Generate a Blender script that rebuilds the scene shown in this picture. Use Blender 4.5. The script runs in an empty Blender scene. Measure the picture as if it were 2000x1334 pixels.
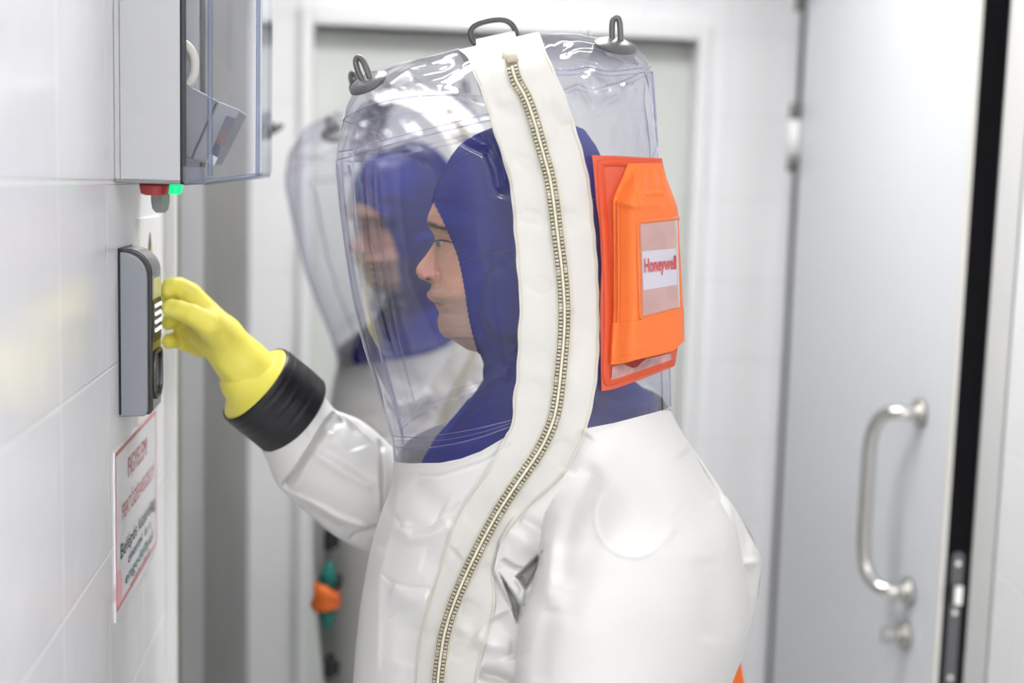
import bpy, bmesh, math, random
import numpy as np
from mathutils import Vector, Matrix

random.seed(4)
rng = np.random.RandomState(7)
C = bpy.context.scene
COL = C.collection

# ------------------------------------------------------------------ camera, world, exposure
F = 2547.0                      # focal length in pixels of the 2000x1334 frame
CAMZ = 1.72
PITCH = math.atan(303.0 / F)
ROLL = math.radians(1.6)
fw = np.array([0, math.cos(PITCH), -math.sin(PITCH)])
r0 = np.array([1.0, 0, 0])
u0 = np.array([0, math.sin(PITCH), math.cos(PITCH)])
RT = math.cos(ROLL) * r0 + math.sin(ROLL) * u0
UP = math.cos(ROLL) * u0 - math.sin(ROLL) * r0
cd = bpy.data.cameras.new('camera')
cam = bpy.data.objects.new('camera', cd)
COL.objects.link(cam)
m = Matrix([[RT[i], UP[i], -fw[i], 0] for i in range(3)] + [[0, 0, 0, 1]])
m[2][3] = CAMZ
cam.matrix_world = m
cd.sensor_width = 36.0
cd.lens = F / 2000 * 36.0
cd.clip_start = 0.02
cd.dof.use_dof = True
cd.dof.focus_distance = 1.33
cd.dof.aperture_fstop = 2.3
C.camera = cam
C.view_settings.view_transform = 'Standard'
C.view_settings.look = 'None'
C.view_settings.gamma = 1.0
C.view_settings.exposure = 0.92
w = bpy.data.worlds.new('world')
C.world = w
w.use_nodes = True
w.node_tree.nodes['Background'].inputs[0].default_value = (0.98, 0.985, 1.0, 1)
w.node_tree.nodes['Background'].inputs[1].default_value = 1.0
C.cycles.max_bounces = 8
C.cycles.diffuse_bounces = 5
C.cycles.glossy_bounces = 4
C.cycles.transparent_max_bounces = 24
C.cycles.transmission_bounces = 6
C.cycles.caustics_reflective = False
C.cycles.caustics_refractive = False
FILL_BACK = 15.5     # added fill lamps that brighten the back wall and the second person
FILL_NEAR = 12.5    # added lamp behind the camera, frontal fill on the nearer person
LAMP = 5.8          # strength of the ceiling lamps


def P(px, py, Y):
    """point of the place that lies at world depth Y on the sight line through a photo pixel"""
    px = np.asarray(px, float); py = np.asarray(py, float)
    a = (px - 1000) / F; b = (667 - py) / F
    dx = fw[0] + a * RT[0] + b * UP[0]
    dy = fw[1] + a * RT[1] + b * UP[1]
    dz = fw[2] + a * RT[2] + b * UP[2]
    k = Y / dy
    return np.stack([dx * k, dy * k, CAMZ + dz * k], -1)


def V(px, py, Y):
    return Vector(P(px, py, Y).tolist())


# ------------------------------------------------------------------ materials
MATS = {}


def nd(t, typ, **kw):
    n = t.nodes.new(typ)
    for k, v in kw.items():
        setattr(n, k, v)
    return n


def mat(name, col, rough=0.5, metal=0.0, spec=0.5, noise=0.0, nscale=20, bump=0.0, bscale=60, coat=0.0, sss=0.0,
        emis=None, estr=0.0, attr=None, aniso=0.0, croug=0.1):
    if name in MATS:
        return MATS[name]
    M = bpy.data.materials.new(name); M.use_nodes = True
    t = M.node_tree; b = t.nodes['Principled BSDF']
    b.inputs['Base Color'].default_value = (*col, 1)
    b.inputs['Roughness'].default_value = rough
    b.inputs['Metallic'].default_value = metal
    b.inputs['Specular IOR Level'].default_value = spec
    b.inputs['Coat Weight'].default_value = coat
    b.inputs['Coat Roughness'].default_value = croug
    if sss:
        b.inputs['Subsurface Weight'].default_value = sss
        b.inputs['Subsurface Radius'].default_value = (0.01, 0.004, 0.002)
        b.inputs['Subsurface Scale'].default_value = 0.6
    if emis:
        b.inputs['Emission Color'].default_value = (*emis, 1)
        b.inputs['Emission Strength'].default_value = estr
    tc = nd(t, 'ShaderNodeTexCoord')
    src = None
    if attr:
        a = nd(t, 'ShaderNodeAttribute'); a.attribute_name = attr
        src = a.outputs['Color']
    nz = nd(t, 'ShaderNodeTexNoise'); nz.inputs['Scale'].default_value = nscale; nz.inputs['Detail'].default_value = 5
    t.links.new(tc.outputs['Object'], nz.inputs['Vector'])
    mx = nd(t, 'ShaderNodeMix', data_type='RGBA', blend_type='MULTIPLY')
    mx.inputs[0].default_value = 1.0
    if src:
        t.links.new(src, mx.inputs[6])
    else:
        mx.inputs[6].default_value = (*col, 1)
    rp = nd(t, 'ShaderNodeMapRange')
    rp.inputs[1].default_value = 0.3; rp.inputs[2].default_value = 0.7
    rp.inputs[3].default_value = 1 - noise; rp.inputs[4].default_value = 1.0
    t.links.new(nz.outputs['Fac'], rp.inputs[0])
    t.links.new(rp.outputs[0], mx.inputs[7])
    t.links.new(mx.outputs[2], b.inputs['Base Color'])
    if bump:
        n2 = nd(t, 'ShaderNodeTexNoise'); n2.inputs['Scale'].default_value = bscale; n2.inputs['Detail'].default_value = 4
        t.links.new(tc.outputs['Object'], n2.inputs['Vector'])
        bp = nd(t, 'ShaderNodeBump'); bp.inputs['Strength'].default_value = 1.0; bp.inputs['Distance'].default_value = bump
        t.links.new(n2.outputs['Fac'], bp.inputs['Height'])
        t.links.new(bp.outputs[0], b.inputs['Normal'])
    MATS[name] = M
    return M


def tile_mat(name, col, joint, wid=0.208, hei=0.19, ox=0.0, oz=0.0, rough=0.18, jw=0.003):
    M = bpy.data.materials.new(name); M.use_nodes = True
    t = M.node_tree; b = t.nodes['Principled BSDF']
    tc = nd(t, 'ShaderNodeTexCoord')
    mp = nd(t, 'ShaderNodeMapping')
    sx = nd(t, 'ShaderNodeSeparateXYZ'); cx = nd(t, 'ShaderNodeCombineXYZ')
    t.links.new(tc.outputs['Object'], sx.inputs[0])
    t.links.new(sx.outputs[0], cx.inputs[0]); t.links.new(sx.outputs[2], cx.inputs[1])
    mp.inputs['Location'].default_value = (ox, oz, 0)
    t.links.new(cx.outputs[0], mp.inputs['Vector'])
    br = nd(t, 'ShaderNodeTexBrick'); br.offset = 0.0; br.squash = 1.0
    br.inputs['Scale'].default_value = 1.0
    br.inputs['Brick Width'].default_value = wid
    br.inputs['Row Height'].default_value = hei
    br.inputs['Mortar Size'].default_value = jw / 2
    br.inputs['Mortar Smooth'].default_value = 0.3
    br.inputs['Bias'].default_value = 0.0
    br.inputs['Color1'].default_value = (*col, 1)
    br.inputs['Color2'].default_value = (col[0] * .985, col[1] * .985, col[2] * .985, 1)
    br.inputs['Mortar'].default_value = (*joint, 1)
    t.links.new(mp.outputs[0], br.inputs['Vector'])
    t.links.new(br.outputs['Color'], b.inputs['Base Color'])
    inv = nd(t, 'ShaderNodeMath', operation='SUBTRACT'); inv.inputs[0].default_value = 1.0
    t.links.new(br.outputs['Fac'], inv.inputs[1])
    bp = nd(t, 'ShaderNodeBump'); bp.inputs['Distance'].default_value = 0.0012; bp.inputs['Strength'].default_value = 1.0
    t.links.new(inv.outputs[0], bp.inputs['Height'])
    nz = nd(t, 'ShaderNodeTexNoise'); nz.inputs['Scale'].default_value = 9
    t.links.new(tc.outputs['Object'], nz.inputs['Vector'])
    b2 = nd(t, 'ShaderNodeBump'); b2.inputs['Distance'].default_value = 0.0012
    t.links.new(nz.outputs['Fac'], b2.inputs['Height'])
    t.links.new(bp.outputs[0], b2.inputs['Normal'])
    t.links.new(b2.outputs[0], b.inputs['Normal'])
    b.inputs['Roughness'].default_value = rough
    return M


def clear_mat(name, tint, edge, bumpd=0.0, bscale=25, haze=0.03, rough=0.02, gl=1.0, wr=None, hcol=(.85, .85, .95)):
    """clear plastic sheet: see-through, Fresnel gloss, darker where looked through edge-on"""
    M = bpy.data.materials.new(name); M.use_nodes = True
    t = M.node_tree; t.nodes.remove(t.nodes['Principled BSDF'])
    out = t.nodes['Material Output']
    tr = nd(t, 'ShaderNodeBsdfTransparent')
    lw = nd(t, 'ShaderNodeLayerWeight'); lw.inputs['Blend'].default_value = 0.25
    mxc = nd(t, 'ShaderNodeMix', data_type='RGBA')
    mxc.inputs[6].default_value = (*tint, 1); mxc.inputs[7].default_value = (*edge, 1)
    t.links.new(lw.outputs['Facing'], mxc.inputs[0])
    t.links.new(mxc.outputs[2], tr.inputs[0])
    gs = nd(t, 'ShaderNodeBsdfGlossy'); gs.inputs['Roughness'].default_value = rough
    gs.inputs['Color'].default_value = (gl, gl, gl, 1)
    fr = nd(t, 'ShaderNodeFresnel')
    ge = nd(t, 'ShaderNodeNewGeometry')          # a film reflects alike on both faces
    im = nd(t, 'ShaderNodeMapRange'); im.inputs[3].default_value = 1.5; im.inputs[4].default_value = 1 / 1.5
    t.links.new(ge.outputs['Backfacing'], im.inputs[0]); t.links.new(im.outputs[0], fr.inputs['IOR'])
    tc = nd(t, 'ShaderNodeTexCoord')
    if bumpd:
        nz = nd(t, 'ShaderNodeTexNoise'); nz.inputs['Scale'].default_value = bscale; nz.inputs['Detail'].default_value = 1.5
        nz.inputs['Distortion'].default_value = 0.6
        t.links.new(tc.outputs['Object'], nz.inputs['Vector'])
        bp = nd(t, 'ShaderNodeBump'); bp.inputs['Distance'].default_value = bumpd
        t.links.new(nz.outputs['Fac'], bp.inputs['Height'])
        t.links.new(bp.outputs[0], gs.inputs['Normal']); t.links.new(bp.outputs[0], fr.inputs['Normal'])
        if wr:
            a = nd(t, 'ShaderNodeAttribute'); a.attribute_name = wr
            t.links.new(a.outputs['Fac'], bp.inputs['Strength'])
    mix = nd(t, 'ShaderNodeMixShader')
    t.links.new(fr.outputs[0], mix.inputs[0]); t.links.new(tr.outputs[0], mix.inputs[1]); t.links.new(gs.outputs[0], mix.inputs[2])
    df = nd(t, 'ShaderNodeBsdfDiffuse'); df.inputs[0].default_value = (*hcol, 1)
    m2 = nd(t, 'ShaderNodeMixShader')
    dn = nd(t, 'ShaderNodeTexNoise'); dn.inputs['Scale'].default_value = 6
    t.links.new(tc.outputs['Object'], dn.inputs['Vector'])
    mr = nd(t, 'ShaderNodeMapRange'); mr.inputs[1].default_value = 0.3; mr.inputs[2].default_value = 0.7
    mr.inputs[3].default_value = haze * .7; mr.inputs[4].default_value = haze * 1.3
    t.links.new(dn.outputs['Fac'], mr.inputs[0]); t.links.new(mr.outputs[0], m2.inputs[0])
    t.links.new(mix.outputs[0], m2.inputs[1]); t.links.new(df.outputs[0], m2.inputs[2])
    t.links.new(m2.outputs[0], out.inputs[0])
    return M


SUIT = mat('suit_fabric', (.70, .697, .675), rough=.5, spec=.35, noise=.03, nscale=6, bump=.0008, bscale=12, coat=.08, croug=.3)
BANDM = mat('band_fabric', (.65, .64, .605), rough=.55, spec=.3, noise=.03, nscale=10, bump=.0008, bscale=35)
BLUE = mat('blue_knit', (.007, .014, .20), rough=.85, spec=.12, noise=.2, nscale=30, bump=.00012, bscale=300)
BLUED = mat('blue_seam', (.01, .012, .10), rough=.8)
SKIN = mat('skin', (.7, .5, .4), rough=.48, spec=.35, noise=.10, nscale=90, sss=.15, attr='Col', bump=.0002, bscale=400)
YEL = mat('yellow_rubber', (.80, .72, .12), rough=.45, spec=.35, noise=.06, nscale=12, bump=.0006, bscale=40, sss=.0)
BLACK = mat('black_rubber', (.012, .012, .014), rough=.38, spec=.4, bump=.0004, bscale=60)
GREYR = mat('grey_rubber', (.12, .12, .125), rough=.32, spec=.5, noise=.15)
ORANGE = mat('orange_fabric', (.86, .18, .033), rough=.5, spec=.35, noise=.06, nscale=30, bump=.0005, bscale=150)
ORANGER = mat('orange_rim', (.68, .09, .03), rough=.45, spec=.35, noise=.08, nscale=30)
TOOTH = mat('zip_tooth', (.58, .54, .44), rough=.35, metal=.35, noise=.2, nscale=200)
TAPE = mat('zip_tape', (.74, .70, .52), rough=.7)
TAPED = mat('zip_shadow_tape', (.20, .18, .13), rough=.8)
WHITEP = mat('white_plastic', (.82, .82, .80), rough=.35)
PAPER = mat('paper', (.80, .79, .82), rough=.35, coat=.3)
RED = mat('red_ink', (.50, .17, .17), rough=.6)
REDL = mat('red_lettering', (.55, .06, .06), rough=.5)
INK = mat('black_ink', (.03, .05, .06), rough=.6)
STEEL = mat('brushed_steel', (.42, .42, .43), rough=.32, metal=1.0, noise=.12, nscale=3)
STEELD = mat('dark_steel', (.25, .24, .23), rough=.38, metal=.9, noise=.2, nscale=4)
CHROME = mat('satin_steel', (.62, .61, .58), rough=.2, metal=1.0)
GREYP = mat('grey_abs', (.49, .50, .515), rough=.55, bump=.0002, bscale=400)
DOORM = mat('door_laminate', (.71, .73, .765), rough=.45, noise=.03, nscale=2)
BDOORM = mat('grey_green_door', (.68, .70, .665), rough=.5, noise=.03, nscale=2)
FRAMEW = mat('white_frame', (.90, .91, .91), rough=.4)
GASKET = mat('door_gasket', (.004, .004, .005), rough=.8, spec=.1)
TINTED = clear_mat('clear_hood', (.975, .975, .99), (.74, .74, .86), bumpd=.013, bscale=13, haze=.007, wr='wrinkle')
TINTB = clear_mat('clear_hood_back', (.96, .96, .985), (.70, .70, .86), bumpd=.020, bscale=14, haze=.05, wr='wrinkle')
TINTS = clear_mat('clear_weld', (.80, .80, .88), (.42, .42, .62), haze=.10, bumpd=.003, bscale=60)
PC = clear_mat('polycarbonate', (.90, .91, .93), (.45, .52, .68), haze=.012, rough=.03)
PCE = clear_mat('polycarbonate_edge', (.55, .62, .72), (.25, .33, .50), haze=.12, rough=.06)
WINDM = clear_mat('pouch_window_film', (.97, .96, .97), (.9, .9, .94), haze=.05, bumpd=.0015, bscale=40, hcol=(.8, .72, .76))


# ------------------------------------------------------------------ mesh helpers
def link(name, me, mt=None, parent=None, smooth=True):
    o = bpy.data.objects.new(name, me)
    COL.objects.link(o)
    if mt:
        me.materials.append(mt)
    if smooth:
        me.polygons.foreach_set('use_smooth', [True] * len(me.polygons))
    if parent:
        o.parent = parent
        o.matrix_parent_inverse = Matrix.Translation(parent.location).inverted()
    return o


def mesh(vs, fs):
    me = bpy.data.meshes.new('m')
    me.from_pydata([tuple(map(float, v)) for v in vs], [], [tuple(f) for f in fs])
    me.update()
    return me


def gridfaces(R, Cc, off=0, wrapc=False, flip=False):
    fs = []
    for i in range(R - 1):
        for j in range(Cc if wrapc else Cc - 1):
            a = off + i * Cc + j; b = off + i * Cc + (j + 1) % Cc
            c = off + (i + 1) * Cc + (j + 1) % Cc; d = off + (i + 1) * Cc + j
            fs.append((a, d, c, b) if flip else (a, b, c, d))
    return fs


def weld(me, dist=2e-5):
    bm = bmesh.new(); bm.from_mesh(me)
    bmesh.ops.remove_doubles(bm, verts=bm.verts, dist=dist)
    bmesh.ops.dissolve_degenerate(bm, dist=1e-7, edges=bm.edges)
    bmesh.ops.recalc_face_normals(bm, faces=bm.faces)
    bm.to_mesh(me); bm.free()
    return me


def grid_mesh(pts, mirrorY=None, attr=None):
    R, Cc = pts.shape[:2]
    vs = pts.reshape(-1, 3)
    fs = gridfaces(R, Cc)
    at = None if attr is None else attr.reshape(-1)
    if mirrorY is not None:
        v2 = vs.copy(); v2[:, 1] = 2 * mirrorY - v2[:, 1]
        fs = fs + gridfaces(R, Cc, off=len(vs), flip=True)
        vs = np.vstack([vs, v2])
        if at is not None:
            at = np.concatenate([at, at])
    me = mesh(vs, fs)
    if at is not None:
        a = me.attributes.new('wrinkle', 'FLOAT', 'POINT'); a.data.foreach_set('value', at.astype(np.float32))
    return weld(me)


class MB:
    def __init__(s):
        s.v = []; s.f = []

    def add(s, vs, fs):
        o = len(s.v)
        s.v += [tuple(map(float, v)) for v in vs]
        s.f += [tuple(i + o for i in f) for f in fs]

    def box(s, c, sz, R=None):
        hx, hy, hz = [a / 2 for a in sz]
        vs = [Vector((x, y, z)) for x in (-hx, hx) for y in (-hy, hy) for z in (-hz, hz)]
        if R is not None:
            vs = [R @ v for v in vs]
        vs = [v + Vector(c) for v in vs]
        s.add(vs, [(0, 1, 3, 2), (4, 6, 7, 5), (0, 4, 5, 1), (2, 3, 7, 6), (0, 2, 6, 4), (1, 5, 7, 3)])

    def tube(s, pts, r, n=10, caps=True, closed=False, flat=1.0, upv=None):
        pts = [Vector(p) for p in pts]
        N = len(pts)
        rr = r if hasattr(r, '__len__') else [r] * N
        up = Vector(upv) if upv is not None else Vector((0.1, 1, 0.2)).normalized()
        rings = []
        for i, p in enumerate(pts):
            if closed:
                d = (pts[(i + 1) % N] - pts[i - 1]).normalized()
            else:
                d = (pts[min(i + 1, N - 1)] - pts[max(i - 1, 0)]).normalized()
            a = d.cross(up)
            if a.length < 1e-4:
                a = d.orthogonal()
            a.normalize(); b = a.cross(d).normalized()
            up = b
            rings += [p + (a * math.cos(2 * math.pi * k / n) + b * flat * math.sin(2 * math.pi * k / n)) * rr[i] for k in range(n)]
        fs = gridfaces(N, n, wrapc=True)
        if closed:
            for k in range(n):
                fs.append(((N - 1) * n + k, (N - 1) * n + (k + 1) % n, (k + 1) % n, k))
        elif caps:
            fs.append(tuple(range(n))); fs.append(tuple((N - 1) * n + k for k in range(n - 1, -1, -1)))
        s.add(rings, fs)

    def cyl(s, a, b, r, r2=None, n=24):
        s.tube([a, b], [r, r if r2 is None else r2], n)

    def prism(s, poly, a, b):
        """poly: list of 3-vectors; extruded by vector from a to b"""
        n = len(poly)
        vs = [Vector(p) + Vector(a) for p in poly] + [Vector(p) + Vector(b) for p in poly]
        fs = [tuple(range(n - 1, -1, -1)), tuple(range(n, 2 * n))]
        fs += [(i, (i + 1) % n, n + (i + 1) % n, n + i) for i in range(n)]
        s.add(vs, fs)

    def build(s, name, mt, parent=None, smooth=False, bevel=0.0, segs=2):
        me = mesh(s.v, s.f)
        bm = bmesh.new(); bm.from_mesh(me)
        bmesh.ops.recalc_face_normals(bm, faces=bm.faces)
        bm.to_mesh(me); bm.free()
        o = link(name, me, mt, parent, smooth)
        if bevel:
            md = o.modifiers.new('bevel', 'BEVEL'); md.width = bevel; md.segments = segs; md.limit_method = 'ANGLE'
            md.angle_limit = math.radians(40)
        if smooth or bevel:
            me.polygons.foreach_set('use_smooth', [True] * len(me.polygons))
            sm = o.modifiers.new('wn', 'WEIGHTED_NORMAL'); sm.keep_sharp = False
        return o


def empty(name, loc, label, cat, group=None):
    o = bpy.data.objects.new(name, None); COL.objects.link(o)
    o.location = loc; o['label'] = label; o['category'] = cat
    o.empty_display_size = 0.05
    if group:
        o['group'] = group
    return o


def tag(o, label, cat, group=None):
    o['label'] = label; o['category'] = cat
    if group:
        o['group'] = group
    return o


def struct(o):
    o['kind'] = 'structure'
    return o


def text_mesh(txt, bold=0.0):
    cu = bpy.data.curves.new('t', 'FONT'); cu.body = txt; cu.offset = bold; cu.resolution_u = 3
    o = bpy.data.objects.new('t', cu); COL.objects.link(o)
    dg = bpy.context.evaluated_depsgraph_get(); dg.update()
    me = bpy.data.meshes.new_from_object(o.evaluated_get(dg))
    vs = np.array([v.co[:] for v in me.vertices]); fs = [tuple(p.vertices) for p in me.polygons]
    bpy.data.objects.remove(o)
    vs = vs[:, :2]
    lo = vs.min(0); hi = vs.max(0)
    return vs, fs, lo, hi


# ------------------------------------------------------------------ shape helpers in numpy
def smooth01(x):
    x = np.clip(x, 0, 1)
    return x * x * (3 - 2 * x)


def yx(pts, sig=7.0):
    """smooth curve through (row, column) knots"""
    a = sorted((p[0], p[1]) for p in pts)
    ys = [p[0] for p in a]; xs = [p[1] for p in a]
    g = np.arange(ys[0] - 60, ys[-1] + 60, .5)
    v = np.interp(g, ys, xs)
    k = int(sig * 6) | 1
    kern = np.exp(-((np.arange(k) - k // 2) / (2 * sig)) ** 2 / 2); kern /= kern.sum()
    # extend the end slopes so that the ends are kept
    lo = g < ys[0]; hi = g > ys[-1]
    v[lo] = xs[0] + (g[lo] - ys[0]) * (xs[1] - xs[0]) / (ys[1] - ys[0])
    v[hi] = xs[-1] + (g[hi] - ys[-1]) * (xs[-1] - xs[-2]) / (ys[-1] - ys[-2])
    pad = np.concatenate([v[:1] + (np.arange(-(k // 2), 0)) * (v[1] - v[0]), v, v[-1:] + np.arange(1, k // 2 + 1) * (v[-1] - v[-2])])
    v = np.convolve(pad, kern, 'valid')
    return lambda y: np.interp(y, g, v)


def xy(pts):
    a = sorted(pts)
    xs = [p[0] for p in a]; ys = [p[1] for p in a]
    return lambda x: np.interp(x, xs, ys)


def resample(poly, n, smooth=2):
    p = np.array(poly, float)
    for _ in range(smooth):       # corner cutting keeps the ends
        q = [p[0]]
        for a, b in zip(p[:-1], p[1:]):
            q += [a * .75 + b * .25, a * .25 + b * .75]
        q.append(p[-1]); p = np.array(q)
    d = np.r_[0, np.cumsum(np.linalg.norm(np.diff(p, axis=0), axis=1))]
    s = np.linspace(0, d[-1], n)
    return np.stack([np.interp(s, d, p[:, k]) for k in range(p.shape[1])], -1)


def sdist(px, py, poly):
    """distance to a polyline, the signed side (+ = right of travel on the picture), and 0..1 along it"""
    best = np.full(px.shape, 1e9); sg = np.ones(px.shape); tt = np.zeros(px.shape)
    P0 = np.array(poly, float); L = np.r_[0, np.cumsum(np.linalg.norm(np.diff(P0, axis=0), axis=1))]
    for i in range(len(P0) - 1):
        a = P0[i]; b = P0[i + 1]; d = b - a; l2 = d @ d
        t = np.clip(((px - a[0]) * d[0] + (py - a[1]) * d[1]) / l2, 0, 1)
        ex = px - a[0] - t * d[0]; ey = py - a[1] - t * d[1]
        dd = np.hypot(ex, ey)
        cr = d[0] * (py - a[1]) - d[1] * (px - a[0])
        k = dd < best
        best = np.where(k, dd, best); sg = np.where(k, np.sign(cr), sg)
        tt = np.where(k, (L[i] + t * math.sqrt(l2)) / L[-1], tt)
    return best, sg, tt


def valley(px, py, poly, amp, w, pw=2.0, tap=.12):
    d, s, t = sdist(px, py, poly)
    tp = np.clip(np.minimum(t, 1 - t) / tap, 0, 1) if tap else 1.0
    return -amp * np.exp(-(d / w) ** pw) * smooth01(tp + .0)


def step(px, py, poly, amp, w, side=1, edge=2.5, tap=.1):
    d, s, t = sdist(px, py, poly)
    q = d * s * side
    tp = smooth01(np.minimum(t, 1 - t) / tap) if tap else 1.0
    return -amp * np.exp(-np.maximum(q, 0) / w) * smooth01(q / edge + .5) * tp


WN = [(rng.uniform(0, 6.28), rng.uniform(0, 6.28), rng.uniform(.6, 1.4)) for _ in range(16)]


def wav(px, py, scale, k0=0, n=6):
    o = 0
    for i in range(n):
        a, ph, f = WN[(k0 + i) % 16]
        o = o + np.sin((px * math.cos(a) + py * math.sin(a)) / scale * f + ph)
    return o / n


def pillow(u, p):
    return np.maximum(1 - np.abs(np.clip(u, -1, 1)) ** p, 0) ** (1 / p)


# ================================================================== THE ROOM
# left wall frame: s runs into the room along the wall, t comes out of it
WO = np.array([-.43, 1.5]); dl = math.hypot(.1178, 1)
WD = np.array([-.1178, 1]) / dl; WNn = np.array([1, .1178]) / dl


def W3(s, t, z):
    q = WO + WD * s + WNn * t
    return Vector((q[0], q[1], z))


def wall_hit(px, py, t=0.0):
    a = P(px, py, 1.0) - np.array([0, 0, CAMZ])
    # (a*k)-O . n = t
    k = (t + WO @ WNn) / (a[:2] @ WNn)
    q = a[:2] * k
    return float((q - WO) @ WD), float(CAMZ + a[2] * k)


angL = math.atan2(WD[1], WD[0])          # local +X of wall meshes runs along WD
CEIL = 2.62


def wall_obj(name, o, d, length, thick, z0, z1, mt, out_n, parent=None):
    """slab whose visible face starts at o and runs along d; material uses Object coordinates"""
    me_b = MB()
    me_b.box((length / 2, thick / 2, (z0 + z1) / 2), (length, thick, z1 - z0))
    ob = me_b.build(name, mt, parent)
    a = math.atan2(d[1], d[0])
    # thickness must point away from the room
    n = np.array([-math.sin(a), math.cos(a)])
    if n @ np.array(out_n) > 0:           # +Y local points into the room, so flip
        for v in ob.data.vertices:
            v.co.y = -v.co.y
        ob.data.flip_normals()
    ob.location = (o[0], o[1], 0); ob.rotation_euler = (0, 0, a)
    return ob


s_end = wall_hit(322, 700)[0]
s_113 = wall_hit(113, 355)[0]
z_j = wall_hit(60, 356)[1]
z_j2 = wall_hit(123, 790)[1]
TH = (z_j - z_j2)
print('tile', s_113, wall_hit(218, 500)[0], wall_hit(273, 900)[0], 'z', z_j, z_j2, wall_hit(125, 1212)[1], 'send', s_end)
SW = 0.208
TILE_L = tile_mat('wall_tile', (.83, .83, .85), (.97, .97, .97), jw=.005, wid=SW, hei=TH, ox=-(s_113 + 3.0) % SW, oz=(-z_j) % TH)
o = WO + WD * -3.0
struct(wall_obj('wall_left', o, WD, s_end + 3.0, .12, 0, CEIL, TILE_L, WNn))
# corner post where the tiles end, steel frame and lift-style steel door in the same wall
s_b = 1.62                                   # corner with the back wall
dr = empty('door_1', W3(0.55, 0, 0), 'dark brushed steel door and frame past the end of the left tiled wall', 'door')
struct(dr)
b = MB(); b.prism([W3(s_end - .002, .0, 0), W3(s_end - .002, .014, 0), W3(s_end + .012, .014, 0), W3(s_end + .012, -.05, 0), W3(s_end - .002, -.05, 0)], (0, 0, 0), (0, 0, CEIL))
b.build('corner_strip', mat('pale_trim', (.80, .80, .78), rough=.4), dr)
s1 = wall_hit(346, 700)[0]; s2 = wall_hit(398, 700)[0]; s3 = wall_hit(412, 700)[0]
b = MB(); b.prism([W3(s_end + .013, .006, 0), W3(s1, .006, 0), W3(s1, -.03, 0), W3(s_end + .013, -.03, 0)], (0, 0, 0), (0, 0, CEIL))
b.build('frame_edge', mat('bronze_steel', (.40, .37, .32), rough=.35, metal=.85, noise=.2, nscale=5), dr)
b = MB(); b.prism([W3(s1 + .002, .0, 0), W3(s2, .0, 0), W3(s2, -.04, 0), W3(s1 + .002, -.04, 0)], (0, 0, 0), (0, 0, CEIL))
b.build('door_frame', mat('steel_frame', (.60, .60, .61), rough=.42, metal=.85, noise=.08, nscale=2), dr)
b = MB(); b.prism([W3(s2, -.03, 0), W3(s3 + .05, -.03, 0), W3(s3 + .05, -.09, 0), W3(s2, -.09, 0)], (0, 0, 0), (0, 0, CEIL))
b.build('door_gap', GASKET, dr)
b = MB(); b.prism([W3(s3, -.012, 0), W3(s_b + .05, -.012, 0), W3(s_b + .05, -.05, 0), W3(s3, -.05, 0)], (0, 0, .02), (0, 0, CEIL))
b.build('door_leaf', STEELD, dr, bevel=.003)

# back wall, at right angles to the left wall
BO = WO + WD * s_b


def bw(px, py, t=0.0):
    """point on the back wall plane moved t towards the room"""
    a = P(px, py, 1.0) - np.array([0, 0, CAMZ])
    k = ((BO - WD * t) @ WD) / (a[:2] @ WD)
    q = a[:2] * k
    return np.array([q[0], q[1], CAMZ + a[2] * k])


def bcoord(px, py, t=0.0):
    q = bw(px, py, t)
    return float((q[:2] - BO) @ WNn), float(q[2])


bj = bcoord(540, 530)[1]; bj2 = bcoord(540, 1012)[1]
BT = (bj - bj2) / 3
TILE_B = tile_mat('back_tile', (.95, .955, .97), (.84, .845, .85), wid=SW, hei=BT, ox=-bcoord(575, 700)[0] % SW, oz=-bj % BT, jw=.004, rough=.3)
ax0, zt = bcoord(588, 12); ax1, _ = bcoord(1388, 12)
ix0, zi = bcoord(612, 48); ix1, _ = bcoord(1363, 70)
x_r = bcoord(1536, 700)[0]


def B3(x, t, z):
    q = BO + WNn * x - WD * t
    return Vector((q[0], q[1], z))


for nm, xa, xb, za, zb in (('wall_back', -.2, ix0, 0, CEIL), ('wall_back_right', ix1, x_r + .5, 0, CEIL), ('wall_back_top', ix0, ix1, zi, CEIL)):
    b = MB(); b.box(((xa + xb) / 2, .05, (za + zb) / 2), (xb - xa, .10, zb - za))
    ob = b.build(nm, TILE_B); ob.location = (BO[0], BO[1], 0); ob.rotation_euler = (0, 0, math.atan2(WNn[1], WNn[0]))
    struct(ob)
d2 = struct(empty('door_2', B3((ix0 + ix1) / 2, 0, 0), 'closed grey green door in a white frame on the back wall', 'door'))
b = MB()
for xa, xb, za, zb in ((ax0, ix0, 0, zt), (ix1, ax1, 0, zt), (ix0, ix1, zi, zt)):
    b.prism([B3(xa, .02, za), B3(xb, .02, za), B3(xb, -.1, za), B3(xa, -.1, za)], (0, 0, 0), (0, 0, zb - za))
b.build('door_frame', FRAMEW, d2, bevel=.004)
b = MB(); b.prism([B3(ix0, -.075, 0), B3(ix1, -.075, 0), B3(ix1, -.12, 0), B3(ix0, -.12, 0)], (0, 0, .01), (0, 0, zi))
b.build('door_leaf', BDOORM, d2)

# right side: open door, its frame and the tiled wall
hx, hy = float(P(1540, 700, 3.02)[0]), 3.02
fx, fy = float(P(1868, 700, 2.2)[0]), 2.2
dd = np.array([fx - hx, fy - hy]); DLEN = np.linalg.norm(dd); dd = dd / DLEN
dn = np.array([dd[1], -dd[0]]); dn = dn if dn[0] < 0 else -dn      # towards the room


def D3(a, t, z):
    q = np.array([hx, hy]) + dd * a + dn * t
    return Vector((q[0], q[1], z))


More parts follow.
